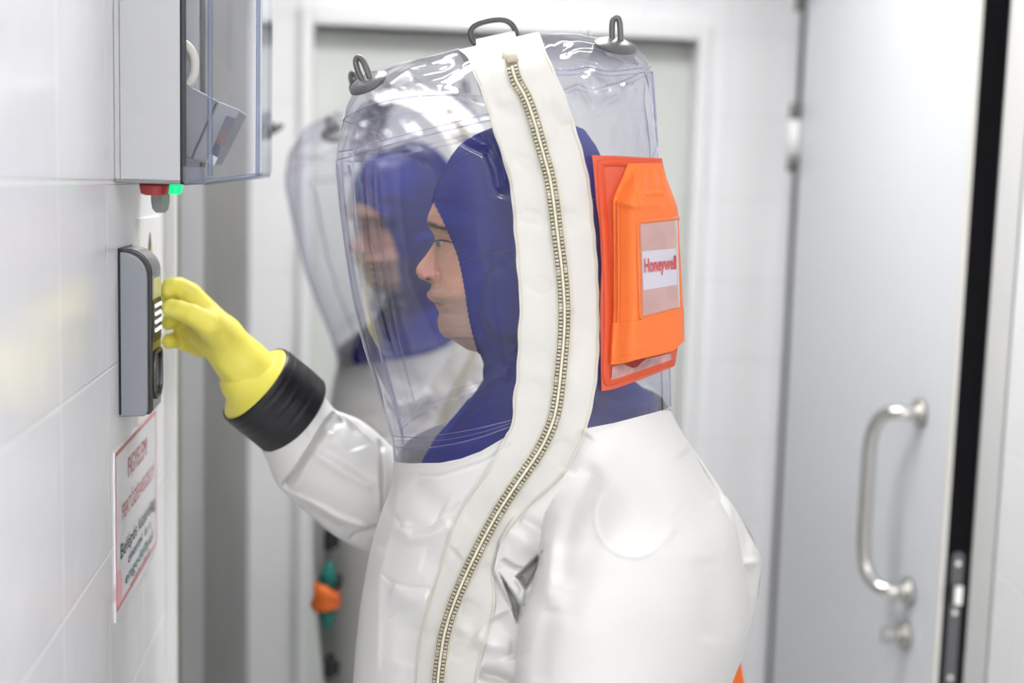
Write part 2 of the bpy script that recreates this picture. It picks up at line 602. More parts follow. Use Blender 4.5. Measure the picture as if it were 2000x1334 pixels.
def dhit(px, py, t=0.0):
    a = P(px, py, 1.0) - np.array([0, 0, CAMZ])
    k = ((np.array([hx, hy]) + dn * t) @ dn) / (a[:2] @ dn)
    q = a[:2] * k
    return float((q - np.array([hx, hy])) @ dd), float(CAMZ + a[2] * k)


d3 = struct(empty('door_3', D3(0, -.02, 0), 'wide pale grey door standing open at the right with a steel pull handle', 'door'))
b = MB(); b.prism([D3(0, 0, 0), D3(DLEN - .014, 0, 0), D3(DLEN - .014, -.045, 0), D3(0, -.045, 0)], (0, 0, .012), (0, 0, CEIL - .1))
b.build('door_leaf', DOORM, d3)
b = MB(); b.prism([D3(DLEN - .014, .0005, 0), D3(DLEN, .0005, 0), D3(DLEN, -.006, 0), D3(DLEN - .014, -.006, 0)], (0, 0, .012), (0, 0, CEIL - .1))
b.build('edge_band', mat('cream_edge', (.72, .70, .66), rough=.5), d3)
b = MB(); b.prism([D3(DLEN - .013, -.006, 0), D3(DLEN - .001, -.006, 0), D3(DLEN - .001, -.052, 0), D3(DLEN - .013, -.052, 0)], (0, 0, .012), (0, 0, CEIL - .1))
b.build('door_edge', GASKET, d3)
# lock faceplate on the black edge
q1 = P(1852, 1078, 2.2)[2]; q2 = P(1845, 1345, 2.2)[2]
b = MB(); lp = []
for k in range(13):
    a = math.pi * k / 12; lp.append(D3(DLEN + .001, -.027 + .0115 * math.cos(a), q1 - .0115 + .0115 * math.sin(a)))
for k in range(13):
    a = math.pi + math.pi * k / 12; lp.append(D3(DLEN + .001, -.027 + .0115 * math.cos(a), q2 + .0115 * math.sin(a)))
b.prism(lp, (0, 0, 0), Vector((dd[0], dd[1], 0)) * .002)
lk = b.build('lock_plate', mat('lock_steel', (.10, .10, .105), rough=.45, metal=.6), d3, bevel=.0006)
b = MB()
for z in (q1 - .02, (q1 + q2) / 2 + .015, q2 + .02):
    b.cyl(D3(DLEN + .003, -.027, z), D3(DLEN + .0045, -.027, z), .0045)
b.build('screw', CHROME, lk, smooth=True)
b = MB(); b.box(D3(DLEN + .006, -.027, q1 - .075), (.014, .016, .035), Matrix.Rotation(math.atan2(dd[1], dd[0]), 3, 'Z'))
b.build('latch', CHROME, lk, bevel=.002)
# pull handle
a1, z1 = dhit(1803, 808); a2, z2 = dhit(1772, 1152)
a1 = (a1 + a2) / 2
st = .070
path = [D3(a1, 0.0, z1), D3(a1, st - .035, z1)]
pp = [Vector((a1, .0, z1)), Vector((a1 - .02, .03, z1))]
hd = []
A = np.array([a1, 0, z1]); Bq = np.array([a1, 0, z2]); offa = -.055
ctl = [(a1, .004, z1), (a1 - .0, .035, z1), (a1 + offa * .5, st - .012, z1 - .004), (a1 + offa, st, z1 - .045), (a1 + offa, st, (z1 + z2) / 2),
       (a1 + offa, st, z2 + .045), (a1 + offa * .5, st - .012, z2 + .004), (a1, .035, z2), (a1, .004, z2)]
hd = resample(ctl, 60, smooth=3)
ph = MB(); ph.tube([D3(*q) for q in hd], .0125, 16)
hh = ph.build('door_handle', CHROME, d3, smooth=True)
hh['label'] = 'satin steel D-shaped pull handle'
b = MB()
for z in (z1, z2):
    b.tube([D3(a1, .0, z), D3(a1, .008, z), D3(a1, .010, z)], [.026, .026, .022], 28)
b.build('rose', CHROME, hh, smooth=True)
a3, z3 = dhit(1768, 1240)
b = MB(); b.tube([D3(a3, 0, z3), D3(a3, .008, z3), D3(a3, .010, z3)], [.027, .027, .023], 28)
lr = b.build('lock_rose', CHROME, d3, smooth=True)
b = MB(); b.tube([D3(a3, .01, z3), D3(a3, .035, z3)], .011, 20)
b.box(D3(a3, .038, z3), (.010, .016, .030), Matrix.Rotation(math.atan2(dd[1], dd[0]), 3, 'Z'))
b.build('thumb_turn', CHROME, lr, smooth=False, bevel=.003)
for (ya, yb, yc, yd) in ((200, 232, 305, 335), (-190, -150, -60, 18)):
    def hz(y):
        return float(P(1543, y, 3.0)[2])
    b = MB()
    b.cyl(D3(-.004, .014, hz(yb)), D3(-.004, .014, hz(ya)), .0125); b.cyl(D3(-.004, .014, hz(yd)), D3(-.004, .014, hz(yc)), .0125)
    hg = b.build('hinge', mat('hinge_steel', (.22, .23, .22), rough=.4, metal=.6), d3, smooth=True)
    b = MB(); b.cyl(D3(-.004, .014, hz(yc)), D3(-.004, .014, hz(yb)), .0135)
    b.build('hinge_sleeve', WHITEP, hg, smooth=True)

# jamb strips right of the open door
wr = struct(empty('door_frame_right', (0.83, 2.12, 0), 'steel jamb beside the open door', 'door frame'))


def strip(name, x0, x1, Ya, Yb, mt, back=.05):
    """vertical strip whose face runs between two picture columns (given at row 667) at depths Ya, Yb"""
    p = P(x0, 667, Ya); q = P(x1, 667, Yb)
    b = MB(); b.prism([(p[0], p[1], 0), (q[0], q[1], 0), (q[0] + .005, q[1] + back, 0), (p[0] + .005, p[1] + back, 0)], (0, 0, 0), (0, 0, CEIL))
    return b.build(name, mt, wr)


strip('jamb_lip', 1908, 1922, 2.30, 2.29, mat('jamb_light', (.60, .62, .68), rough=.35, metal=.1))
strip('jamb_dark', 1920, 1946, 2.30, 2.20, mat('jamb_steel', (.17, .175, .17), rough=.3, metal=.5, noise=.25, nscale=2.2))
strip('jamb_face', 1945, 1972, 2.05, 1.98, mat('jamb_cream', (.66, .66, .65), rough=.4))
strip('jamb_groove', 1971, 1977, 1.985, 1.975, mat('groove_grey', (.35, .36, .38), rough=.6))
RV = np.array([.02, 1.0]); RV = RV / np.linalg.norm(RV)
ro = P(1976, 667, 1.97)[:2]
# joints of the right wall
def rhit(px, py):
    n = np.array([-RV[1], RV[0]]); a = P(px, py, 1.0) - np.array([0, 0, CAMZ])
    k = (ro @ n) / (a[:2] @ n); q = a[:2] * k
    return float((q - ro) @ RV), float(CAMZ + a[2] * k)
rz1 = rhit(1985, 897)[1]; rz2 = rhit(1975, 1143)[1]
TILE_R = tile_mat('right_tile', (.84, .845, .86), (.90, .90, .90), wid=.21, hei=(rz1 - rz2), ox=.1, oz=-rz1 % (rz1 - rz2), jw=.005, rough=.25)
struct(wall_obj('wall_right', ro, -RV, 3.75, .12, 0, CEIL, TILE_R, (-1, 0)))
# filler behind the open door, closing the corner at the back right
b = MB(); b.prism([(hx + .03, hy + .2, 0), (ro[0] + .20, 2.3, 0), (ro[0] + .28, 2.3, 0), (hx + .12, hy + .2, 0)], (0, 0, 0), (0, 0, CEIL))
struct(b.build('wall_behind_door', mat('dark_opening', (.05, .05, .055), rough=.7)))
b = MB(); b.box((0, -1.82, CEIL / 2), (3.0, .12, CEIL))
struct(b.build('wall_front', mat('white_paint', (.80, .80, .80), rough=.7)))
b = MB(); b.box((0, .7, -.05), (4.6, 6.4, .1))
struct(b.build('floor', mat('grey_floor', (.82, .83, .84), rough=.35, noise=.06, nscale=8)))
b = MB(); b.box((0, .7, CEIL + .05), (4.6, 6.4, .1))
struct(b.build('ceiling', mat('white_ceiling', (.88, .88, .88), rough=.8)))

LAMPM = mat('lamp_diffuser', (.9, .9, .9), rough=.5, emis=(1.0, .985, .96), estr=LAMP)
FILLB = mat('fill_lamp_diffuser', (.9, .9, .9), rough=.5, emis=(1.0, .985, .97), estr=FILL_BACK)
FILLN = mat('near_fill_diffuser', (.9, .9, .9), rough=.5, emis=(1.0, .985, .97), estr=FILL_NEAR)
for i, (lx, ly, sx_, sy_, lab) in enumerate(((.14, .50, .8, .20, 'long ceiling lamp above the photographer, nearest to the suited man'),
                                      (-.17, 1.88, .5, .28, 'added unseen ceiling lamp that brightens the second suited person'),  # added and placed to fill light onto the second person
                                      (.03, 2.25, .9, .18, 'added unseen ceiling lamp that brightens the back wall and grey green door'),
                                      (.29, -.85, .7, .55, 'added unseen ceiling lamp behind the camera for frontal fill'))):
    L = empty('ceiling_lamp', (lx, ly, CEIL), lab, 'lamp', 'corridor ceiling lamps')
    b = MB()
    b.box((lx, ly - sy_ / 2, CEIL - .02), (sx_ + .04, .02, .04)); b.box((lx, ly + sy_ / 2, CEIL - .02), (sx_ + .04, .02, .04))
    b.box((lx - sx_ / 2, ly, CEIL - .02), (.02, sy_, .04)); b.box((lx + sx_ / 2, ly, CEIL - .02), (.02, sy_, .04))
    b.build('lamp_frame', WHITEP, L, bevel=.003)
    b = MB(); b.box((lx, ly, CEIL - .02), (sx_ - .02, sy_ - .02, .012))
    b.build('diffuser', (LAMPM, FILLB, FILLB, FILLN)[i], L)

# ================================================================== THINGS ON THE LEFT WALL
# --- card reader
rs0, rz_t = wall_hit(230, 492); _, rz_b = wall_hit(230, 817)
rd = empty('card_reader', W3(rs0 + .04, 0, rz_b), 'silver and black keypad reader on the left tiled wall touched by a yellow glove', 'access reader')
RW = .078; RD = .0335


def side_profile(dz_top, dt, n=10, zt_=rz_t, zb_=rz_b, rad=.026):
    pts = [(0.0, zb_), (dt - .003, zb_ + .001), (dt, zb_ + .006)]
    for k in range(n + 1):
        a = (math.pi / 2) * k / n
        pts.append((dt - rad + rad * math.cos(a), zt_ - rad + rad * math.sin(a)))
    pts.append((0.0, zt_))
    return pts


def extr(name, prof, sa, sb, mt, parent, bevel=0.0):
    b = MB(); b.prism([W3(sa, t, z) for t, z in prof], (0, 0, 0), W3(sb, 0, 0) - W3(sa, 0, 0))
    return b.build(name, mt, parent, bevel=bevel)


extr('back_plate', [(0, rz_b + .002), (.0025, rz_b + .002), (.0025, rz_t + .004), (0, rz_t + .004)], rs0 - .001, rs0 + RW + .001, BLACK, rd, .002)
extr('side_cover', side_profile(0, RD - .004), rs0, rs0 + .008, mat('silver_paint', (.27, .285, .31), rough=.42, metal=.35, noise=.02), rd, .0015)
extr('side_cover', side_profile(0, RD - .004), rs0 + RW - .008, rs0 + RW, MATS['silver_paint'], rd, .0015)
extr('front_cover', side_profile(0, RD, zt_=rz_t + .003), rs0 + .0085, rs0 + RW - .0085, mat('black_gloss', (.02, .02, .022), rough=.15, coat=.5), rd, .002)
# display, key field, card slot on the front face
def face_quad(name, s_a, s_b, z_a, z_b, t0, t1, mt, parent, bevel=0.0):
    b = MB(); b.prism([W3(s_a, t0, z_a), W3(s_b, t0, z_a), W3(s_b, t0, z_b), W3(s_a, t0, z_b)], (0, 0, 0), W3(0, t1, 0) - W3(0, t0, 0))
    return b.build(name, mt, parent, bevel=bevel)


zz = lambda y: wall_hit(301, y, RD)[1]
face_quad('display', rs0 + .015, rs0 + RW - .015, zz(583), zz(543), RD, RD + .0012, mat('olive_display', (.35, .36, .22), rough=.2, emis=(.30, .32, .20), estr=.25), rd)
kp = face_quad('keypad', rs0 + .014, rs0 + RW - .014, zz(668), zz(587), RD, RD + .001, mat('dark_olive', (.05, .045, .02), rough=.3), rd)
KEYM = mat('lit_key', (.6, .6, .8), emis=(.62, .66, 1.0), estr=.9)
for r_, yk in enumerate((598, 614, 630, 646)):
    b = MB()
    for c_ in range(3):
        sc = rs0 + .022 + c_ * .015
        b.prism([W3(sc, RD + .001, zz(yk + 3.2)), W3(sc + .009, RD + .001, zz(yk + 3.2)), W3(sc + .009, RD + .001, zz(yk - 3.2)), W3(sc, RD + .001, zz(yk - 3.2))], (0, 0, 0), W3(0, .0012, 0) - W3(0, 0, 0))
    b.build('key_row', KEYM, kp)
b = MB()
sl = [(.018, 690), (.016, 720), (.016, 760), (.026, 778), (.052, 778), (.062, 760), (.062, 720), (.060, 690)]
b.tube([W3(rs0 + a, RD + .001, zz(y)) for a, y in sl], .0022, 8, closed=True)
b.build('finger_guide', mat('dark_metal', (.12, .12, .13), rough=.3, metal=.6), rd, smooth=True)

# --- enclosure with clear lid
es0 = wall_hit(222, 200)[0]
ez_b = wall_hit(222, 357)[1]; ez_t = ez_b + .32
EW = .17; ET = .066; EL = .148
en = empty('wall_enclosure', W3(es0 + EW / 2, 0, ez_b), 'pale grey wall box with a clear projecting lid, above the keypad reader', 'equipment box')
b = MB()   # open-fronted grey back box with real walls
b.prism([W3(es0, 0, ez_b), W3(es0 + .006, 0, ez_b), W3(es0 + .006, ET, ez_b), W3(es0, ET, ez_b)], (0, 0, 0), (0, 0, ez_t - ez_b))
b.prism([W3(es0 + EW - .006, 0, ez_b), W3(es0 + EW, 0, ez_b), W3(es0 + EW, ET, ez_b), W3(es0 + EW - .006, ET, ez_b)], (0, 0, 0), (0, 0, ez_t - ez_b))
b.prism([W3(es0, 0, ez_b), W3(es0 + EW, 0, ez_b), W3(es0 + EW, ET, ez_b), W3(es0, ET, ez_b)], (0, 0, 0), (0, 0, .006))
b.prism([W3(es0, 0, ez_t - .006), W3(es0 + EW, 0, ez_t - .006), W3(es0 + EW, ET, ez_t - .006), W3(es0, ET, ez_t - .006)], (0, 0, 0), (0, 0, .006))
b.prism([W3(es0, 0.004, ez_b), W3(es0 + EW, .004, ez_b), W3(es0 + EW, .008, ez_b), W3(es0, .008, ez_b)], (0, 0, 0), (0, 0, ez_t - ez_b))
b.build('housing', GREYP, en, bevel=.0015)
# gasket line between housing and lid
def rimtube(t, r, ins, zin, mt, name, par, z0=None):
    z0 = ez_b if z0 is None else z0
    b = MB()
    pts = [W3(es0 + ins, t, z0 + zin), W3(es0 + EW - ins, t, z0 + zin), W3(es0 + EW - ins, t, ez_t - zin), W3(es0 + ins, t, ez_t - zin)]
    for i in range(4):
        b.tube([pts[i], pts[(i + 1) % 4]], r, 10)
    return b.build(name, mt, par, smooth=True)


rimtube(ET + .003, .0032, .003, .003, mat('lid_gasket', (.03, .035, .045), rough=.4), 'gasket', en)
# lid: tapered clear box, wall 2.5 mm (outer and inner skins)
zf = wall_hit(505, 343, EL)[1]
def lidpts(t, ins, zlift):
    return [W3(es0 + ins, t, ez_b + zlift), W3(es0 + EW - ins, t, ez_b + zlift), W3(es0 + EW - ins, t, ez_t - zlift), W3(es0 + ins, t, ez_t - zlift)]


for_l = MB()
A_ = lidpts(ET + .004, .001, .001); B_ = lidpts(EL - .004, .004, .012); C_ = lidpts(EL, .008, .016)
for_l.add(A_ + B_ + C_, [(i, (i + 1) % 4, 4 + (i + 1) % 4, 4 + i) for i in range(4)] + [(4 + i, 4 + (i + 1) % 4, 8 + (i + 1) % 4, 8 + i) for i in range(4)] + [(8, 9, 10, 11)])
lid = for_l.build('lid', PC, en)
lid['label'] = 'clear polycarbonate lid'
lb = MB()
for i in range(4):
    lb.tube([B_[i], B_[(i + 1) % 4]], .0022, 8); lb.tube([A_[i], B_[i]], .002, 8)
lb.build('lid_edge', PCE, lid, smooth=True)
lb = MB(); m1 = .030
lb.tube([W3(es0 + .002, ET + m1, ez_b + .01), W3(es0 + .002, ET + m1, ez_t - .01)], .0028, 10)
lb.build('lid_rib', PCE, lid, smooth=True)
# latch block at the lower corner
lb = MB(); lb.box(W3(es0 + .006, ET + .013, ez_b + .010), (.022, .014, .018), Matrix.Rotation(angL - math.pi / 2, 3, 'Z'))
lb.build('latch', PCE, en, bevel=.002)
# round shell of a tilted instrument in the lid, and its ring
g = empty('gauge', W3(es0 + .09, .06, ez_b + .10), 'tilted grey instrument with a small dark display inside the clear wall box', 'instrument')


def ehit(px, py, s):
    """point on the plane across the wall box at wall coordinate s"""
    q0 = WO + WD * s
    a = P(px, py, 1.0) - np.array([0, 0, CAMZ])
    k = (q0 @ WD) / (a[:2] @ WD)
    q = a[:2] * k
    return Vector((q[0], q[1], CAMZ + a[2] * k))


sA = es0 + .035; sB = es0 + .12
dv = W3(sB, 0, 0) - W3(sA, 0, 0)
b = MB(); b.prism([ehit(x, y, sA) for x, y in ((300, 140), (352, 158), (424, 196), (372, 312), (330, 290), (300, 250))], (0, 0, 0), dv)
b.build('body', mat('instrument_grey', (.22, .23, .25), rough=.5), g, bevel=.003)
b = MB(); b.prism([ehit(x, y, sA - .002) for x, y in ((425, 196.5), (470, 215), (417, 322), (395, 318), (373, 312))], (0, 0, 0), dv)
hd_ = b.build('head', mat('instrument_grey_light', (.28, .29, .31), rough=.5), g, bevel=.003)
b = MB(); b.prism([ehit(x, y, sA - .0045) for x, y in ((442, 226), (462, 232), (426, 306), (412, 298))], (0, 0, 0), dv * .02)
dsp = b.build('display', mat('dark_blue_display', (.05, .055, .12), rough=.15, coat=.5), hd_)
b = MB(); b.prism([ehit(x, y, sA - .0055) for x, y in ((432, 252), (447, 258), (433, 286), (421, 279))], (0, 0, 0), dv * .01)
b.build('display_segment', mat('dull_red_segment', (.16, .08, .08), rough=.3), dsp)
b = MB(); b.prism([ehit(x, y, sA - .004) for x, y in ((410, 300), (426, 308), (418, 324), (402, 318))], (0, 0, 0), dv * .03)
b.build('end_cap', mat('pale_cap', (.72, .73, .74), rough=.4), hd_, bevel=.001)
ring = [ehit(352 + 34 * math.cos(a) * .95 - 3, 128 + 46 * math.sin(a), es0 + .045) for a in np.linspace(0, 2 * math.pi, 40, endpoint=False)]
b = MB(); b.tube(ring, .0045, 10, closed=True)
b.build('ring', mat('ivory_ring', (.78, .72, .60), rough=.5), g, smooth=True)
cc = ehit(349, 128, es0 + .05)
b = MB(); b.prism([ehit(349 + 29 * math.cos(a), 128 + 42 * math.sin(a), es0 + .05) for a in np.linspace(0, 2 * math.pi, 32, endpoint=False)], (0, 0, 0), dv * .5)
b.build('dial', MATS['instrument_grey_light'], g, smooth=False)


def on_box(px, py, s):
    return ehit(px, py, s)


b = MB(); q = on_box(302, 365, es0 + .04)
b.tube([q + Vector((0, 0, .004)), q, q - Vector((0, 0, .007)), q - Vector((0, 0, .009))], [.0155, .0158, .0145, .010], 24)
lmp = tag(b.build('indicator_lamp', mat('red_lamp', (.45, .02, .03), rough=.25, coat=.5), None, smooth=True), 'dark red lamp under the clear-lidded wall box', 'lamp', 'lamps under the wall box')
b = MB(); q = on_box(340, 365, es0 + .055)
b.tube([q + Vector((0, 0, .004)), q, q - Vector((0, 0, .006)), q - Vector((0, 0, .008))], [.009, .009, .008, .005], 20)
tag(b.build('indicator_lamp', mat('green_lamp', (.02, .55, .22), rough=.25, emis=(.0, .75, .16), estr=.9), None, smooth=True), 'lit green lamp under the clear-lidded wall box', 'lamp', 'lamps under the wall box')
b = MB(); q = on_box(313, 372, es0 + .075)
b.tube([q + Vector((0, 0, .012)), q - Vector((0, 0, .012)), q - Vector((0, 0, .020)), q - Vector((0, 0, .024))], [.0105, .0105, .009, .005], 6)
tag(b.build('cable_gland', mat('grey_gland', (.33, .33, .34), rough=.5), None), 'grey cable gland hanging under the wall box between its lamps and the wall', 'cable gland')


# --- notices on the wall
def wall_text(txt, name, mt, parent, s_a, s_b, z_base_a, z_cap, t, bold=.02):
    vs, fs, lo, hi = text_mesh(txt, bold)
    k = (s_b - s_a) / (hi[0] - lo[0])
    kz = (z_cap - z_base_a) / 0.7
    pts = [W3(s_a + (x - lo[0]) * k, t, z_base_a + y * kz) for x, y in vs]
    me = mesh(pts, fs)
    return link(name, me, mt, parent, smooth=False)


ss0, sz_t = wall_hit(223, 884, .001); _, sz_b = wall_hit(223, 1222, .001)
ss1 = wall_hit(305, 1000, .001)[0]
sign = empty('notice', W3((ss0 + ss1) / 2, 0, sz_b), 'laminated white warning notice with red heading taped below the keypad reader', 'notice')
face_quad('sheet', ss0, ss1, sz_b, sz_t, .0, .0015, PAPER, sign)
b = MB(); ins = .004; zt_i = sz_t - .004; zb_i = sz_b + .012
for (a_, z_, c_, e_) in ((ss0 + ins, zt_i, ss1 - ins, zt_i), (ss0 + ins, zb_i, ss1 - ins, zb_i)):
    b.prism([W3(a_, .0016, z_ - .0018), W3(c_, .0016, z_ - .0018), W3(c_, .0016, z_ + .0018), W3(a_, .0016, z_ + .0018)], (0, 0, 0), W3(0, .0005, 0) - W3(0, 0, 0))
for a_ in (ss0 + ins, ss1 - ins):
    b.prism([W3(a_ - .0008, .0016, zb_i), W3(a_ + .0008, .0016, zb_i), W3(a_ + .0008, .0016, zt_i), W3(a_ - .0008, .0016, zt_i)], (0, 0, 0), W3(0, .0005, 0) - W3(0, 0, 0))
b.build('border', mat('pale_red_ink', (.55, .22, .22), rough=.6), sign)
SWid = ss1 - ss0; SH = sz_t - sz_b
rows = [('FIGYELEM!', .28, .74, .83, .685, RED), ('FERT\u0150Z\u00c9SVESZ\u00c9LY!', .14, .92, .64, .55, RED),
        ('Bel\u00e9p\u00e9s kiz\u00e1r\u00f3lag', .10, .95, .42, .33, INK), ('c\u00edmzettek  \u00e9s  a', .26, .82, .30, .235, INK),
        ('enged\u00e9llyel', .20, .88, .20, .13, mat('green_ink', (.02, .16, .14), rough=.6)), ('rendelkez\u0151knek', .30, .82, .105, .05, INK)]
for txt, a_, c_, zt2, zb2, m_ in rows:
    if txt == 'FIGYELEM!':
        zt2, zb2 = .88, .76
    wall_text(txt, 'lettering', m_, sign, ss0 + a_ * SWid, ss0 + c_ * SWid, sz_b + zb2 * SH, sz_b + zt2 * SH, .0020, .0)
b = MB()
for (ca, cz, cr) in ((.06, .11, .020),):
    b.prism([W3(ss0 + ca * SWid + cr * math.cos(k), .0016, sz_b + .012 + cz * SH + cr * math.sin(k)) for k in np.linspace(0, 6.283, 24, endpoint=False)], (0, 0, 0), W3(0, .0003, 0) - W3(0, 0, 0))
b.build('printed_spot', mat('pink_ink', (.80, .45, .47), rough=.6), sign)
# white plate with biohazard-style yellow triangle behind the reader
ps0, pz_t = wall_hit(266, 428, .001)
ps1 = wall_hit(312, 420, .001)[0]
pl = empty('notice', W3((ps0 + ps1) / 2, 0, pz_t - .24), 'white plate with a black and yellow warning triangle behind the keypad reader', 'notice')
face_quad('plate', ps0, ps1, pz_t - .235, pz_t, .0, .002, mat('white_plate', (.83, .83, .82), rough=.4), pl)
sc_ = (ps0 + ps1) / 2; zt3 = pz_t - .018
b = MB(); b.prism([W3(sc_ - .065, .0022, zt3 - .115), W3(sc_ + .065, .0022, zt3 - .115), W3(sc_, .0022, zt3)], (0, 0, 0), W3(0, .0006, 0) - W3(0, 0, 0))
tri = b.build('triangle', mat('black_print', (.02, .02, .02), rough=.5), pl)
b = MB(); b.prism([W3(sc_ - .052, .003, zt3 - .108), W3(sc_ + .052, .003, zt3 - .108), W3(sc_, .003, zt3 - .014)], (0, 0, 0), W3(0, .0005, 0) - W3(0, 0, 0))
b.build('yellow_field', mat('yellow_print', (.75, .60, .03), rough=.5), tri)


# ================================================================== THE NEARER PERSON
YC = 1.43
BS = .165
Fo = yx([(40, 752), (100, 745), (140, 728), (160, 708), (175, 694), (200, 680), (230, 668), (290, 657), (330, 655), (400, 661), (500, 673), (600, 690), (680, 710), (770, 739),
         (855, 764), (905, 769), (940, 766), (970, 757), (1000, 745), (1040, 732), (1100, 718), (1180, 704), (1260, 695), (1334, 689), (1600, 684), (1900, 700)])
Bo = yx([(40, 1258), (92, 1258), (110, 1264), (130, 1270), (150, 1273), (200, 1277), (260, 1281), (330, 1288), (500, 1296), (700, 1306), (760, 1308), (795, 1308), (820, 1318), (860, 1341),
         (920, 1384), (960, 1411), (990, 1431), (1030, 1439), (1080, 1448), (1120, 1457), (1165, 1465), (1210, 1467), (1245, 1461), (1290, 1448), (1334, 1430), (1500, 1400), (1900, 1360)])
To = xy([(640, 230), (668, 200), (680, 185), (690, 175), (705, 157), (722, 146), (740, 137), (800, 117), (860, 103), (895, 94), (905, 90), (960, 77), (1052, 62), (1090, 64),
         (1130, 66), (1200, 80), (1240, 95), (1258, 108), (1268, 124), (1275, 145), (1290, 190)])
SFo = yx([(800, 1170), (835, 1150), (900, 1120), (960, 1090), (1000, 1066), (1030, 1060), (1060, 1055), (1100, 1049), (1150, 1040), (1180, 1026), (1210, 1016), (1260, 1011), (1334, 1007), (1900, 1000)])
Bq = yx([(780, 1330), (860, 1368), (900, 1392), (950, 1416), (990, 1432), (1030, 1440), (1080, 1450), (1120, 1459), (1170, 1468), (1230, 1470), (1290, 1454), (1334, 1440), (1900, 1370)])

WRINK = [  # hood creases: path, depth, width
    ([(850, 190), (858, 215), (880, 245), (935, 275), (965, 300)], .007, 16), ([(720, 200), (735, 240), (728, 270)], .004, 8),
    ([(760, 160), (830, 190), (900, 215), (945, 225)], .005, 12), ([(760, 205), (860, 185), (930, 190)], -.005, 14),
    ([(1105, 150), (1150, 135), (1200, 160), (1260, 150)], .006, 12), ([(1130, 170), (1160, 145), (1185, 190)], -.004, 10),
    ([(1215, 130), (1212, 170), (1205, 190), (1160, 210)], .005, 9), ([(1120, 200), (1130, 165), (1150, 200), (1158, 220)], .004, 7),
    ([(700, 175), (760, 185), (820, 150)], .004, 14), ([(1180, 100), (1150, 130), (1110, 120)], .005, 14),
    ([(1262, 250), (1240, 230), (1235, 290)], .003, 10), ([(945, 260), (975, 330), (985, 390)], .006, 12)]


FoS = yx([(y, Fo(y)) for y in range(40, 1900, 20)], 45); BoS = yx([(y, max(Bo(y), 1310)) for y in range(40, 1900, 20)], 60)
SFoS = yx([(y, SFo(y)) for y in range(800, 1900, 20)], 40); BqS = yx([(y, Bq(y)) for y in range(780, 1900, 20)], 60)


def convex(px, py, poly, soft):
    """0..1 inside a convex outline"""
    P0 = np.array(poly, float); c_ = P0.mean(0); m_ = np.full(np.shape(px), 1e9)
    for i in range(len(P0)):
        a = P0[i]; d = P0[(i + 1) % len(P0)] - a; L0 = np.hypot(*d)
        q = (d[0] * (py - a[1]) - d[1] * (px - a[0])) / L0
        if (d[0] * (c_[1] - a[1]) - d[1] * (c_[0] - a[0])) < 0:
            q = -q
        m_ = np.minimum(m_, q)
    return smooth01(m_ / soft + .5)


def smooth5(x):
    x = np.clip(x, 0, 1)
    return x ** 3 * (x * (6 * x - 15) + 10)


def hoodH(px, py):
    Fv = Fo(py); Bv = Bo(np.minimum(py, 800))
    Bv = np.where(py > 800, 1308 + (py - 800) * .55, Bv)
    u = np.clip((px - Fv) / (Bv - Fv) * 2 - 1, -1, 1)
    p = 2.7
    h = BS * pillow(u, p)
    s = np.clip((py - To(px)) / 165.0, 0, 1)
    return h * (1 - (1 - s) ** 2.5) ** (1 / 2.3)


def suitH(px, py):
    h = hoodH(px, py)
    # belly and chest stand out a little more below the collar
    k = smooth5((py - 870) / 380)
    u = (px - Fo(py)) / (np.maximum(Bo(py), 1310) - Fo(py)) * 2 - 1
    uS = (px - FoS(py)) / (BoS(py) - FoS(py)) * 2 - 1
    ed = smooth01(np.minimum(px - Fo(py), np.maximum(Bo(py), 1310) - px) / 90)
    h2 = (BS + .012) * (pillow(u, 2.25) * (1 - ed) + pillow(uS, 2.25) * ed)
    h = h * (1 - k) + h2 * k
    # near sleeve
    A = .112 * smooth5((py - 800) / 310)
    ua = np.clip((px - SFo(py)) / (Bq(py) - SFo(py)) * 2 - 1, -1, 1)
    uaS = np.clip((px - SFoS(py)) / (BqS(py) - SFoS(py)) * 2 - 1, -1, 1)
    es = smooth01(np.minimum(px - SFo(py), Bq(py) - px) / 90)
    sm = (1 - ua ** 2) ** 1.6 * (1 - es) + (1 - uaS ** 2) ** 1.6 * es
    # asymmetric smooth shoulder above the armpit
    sh = pillow(ua, 2.6) * (1 - es) + pillow(uaS, 2.6) * es
    q = smooth5((py - 925) / 170)
    ins = (px > SFo(py)) & (px < Bq(py))
    h = h + np.where(ins, A * (sm * (1 - q) + sh * q), 0)
    return h


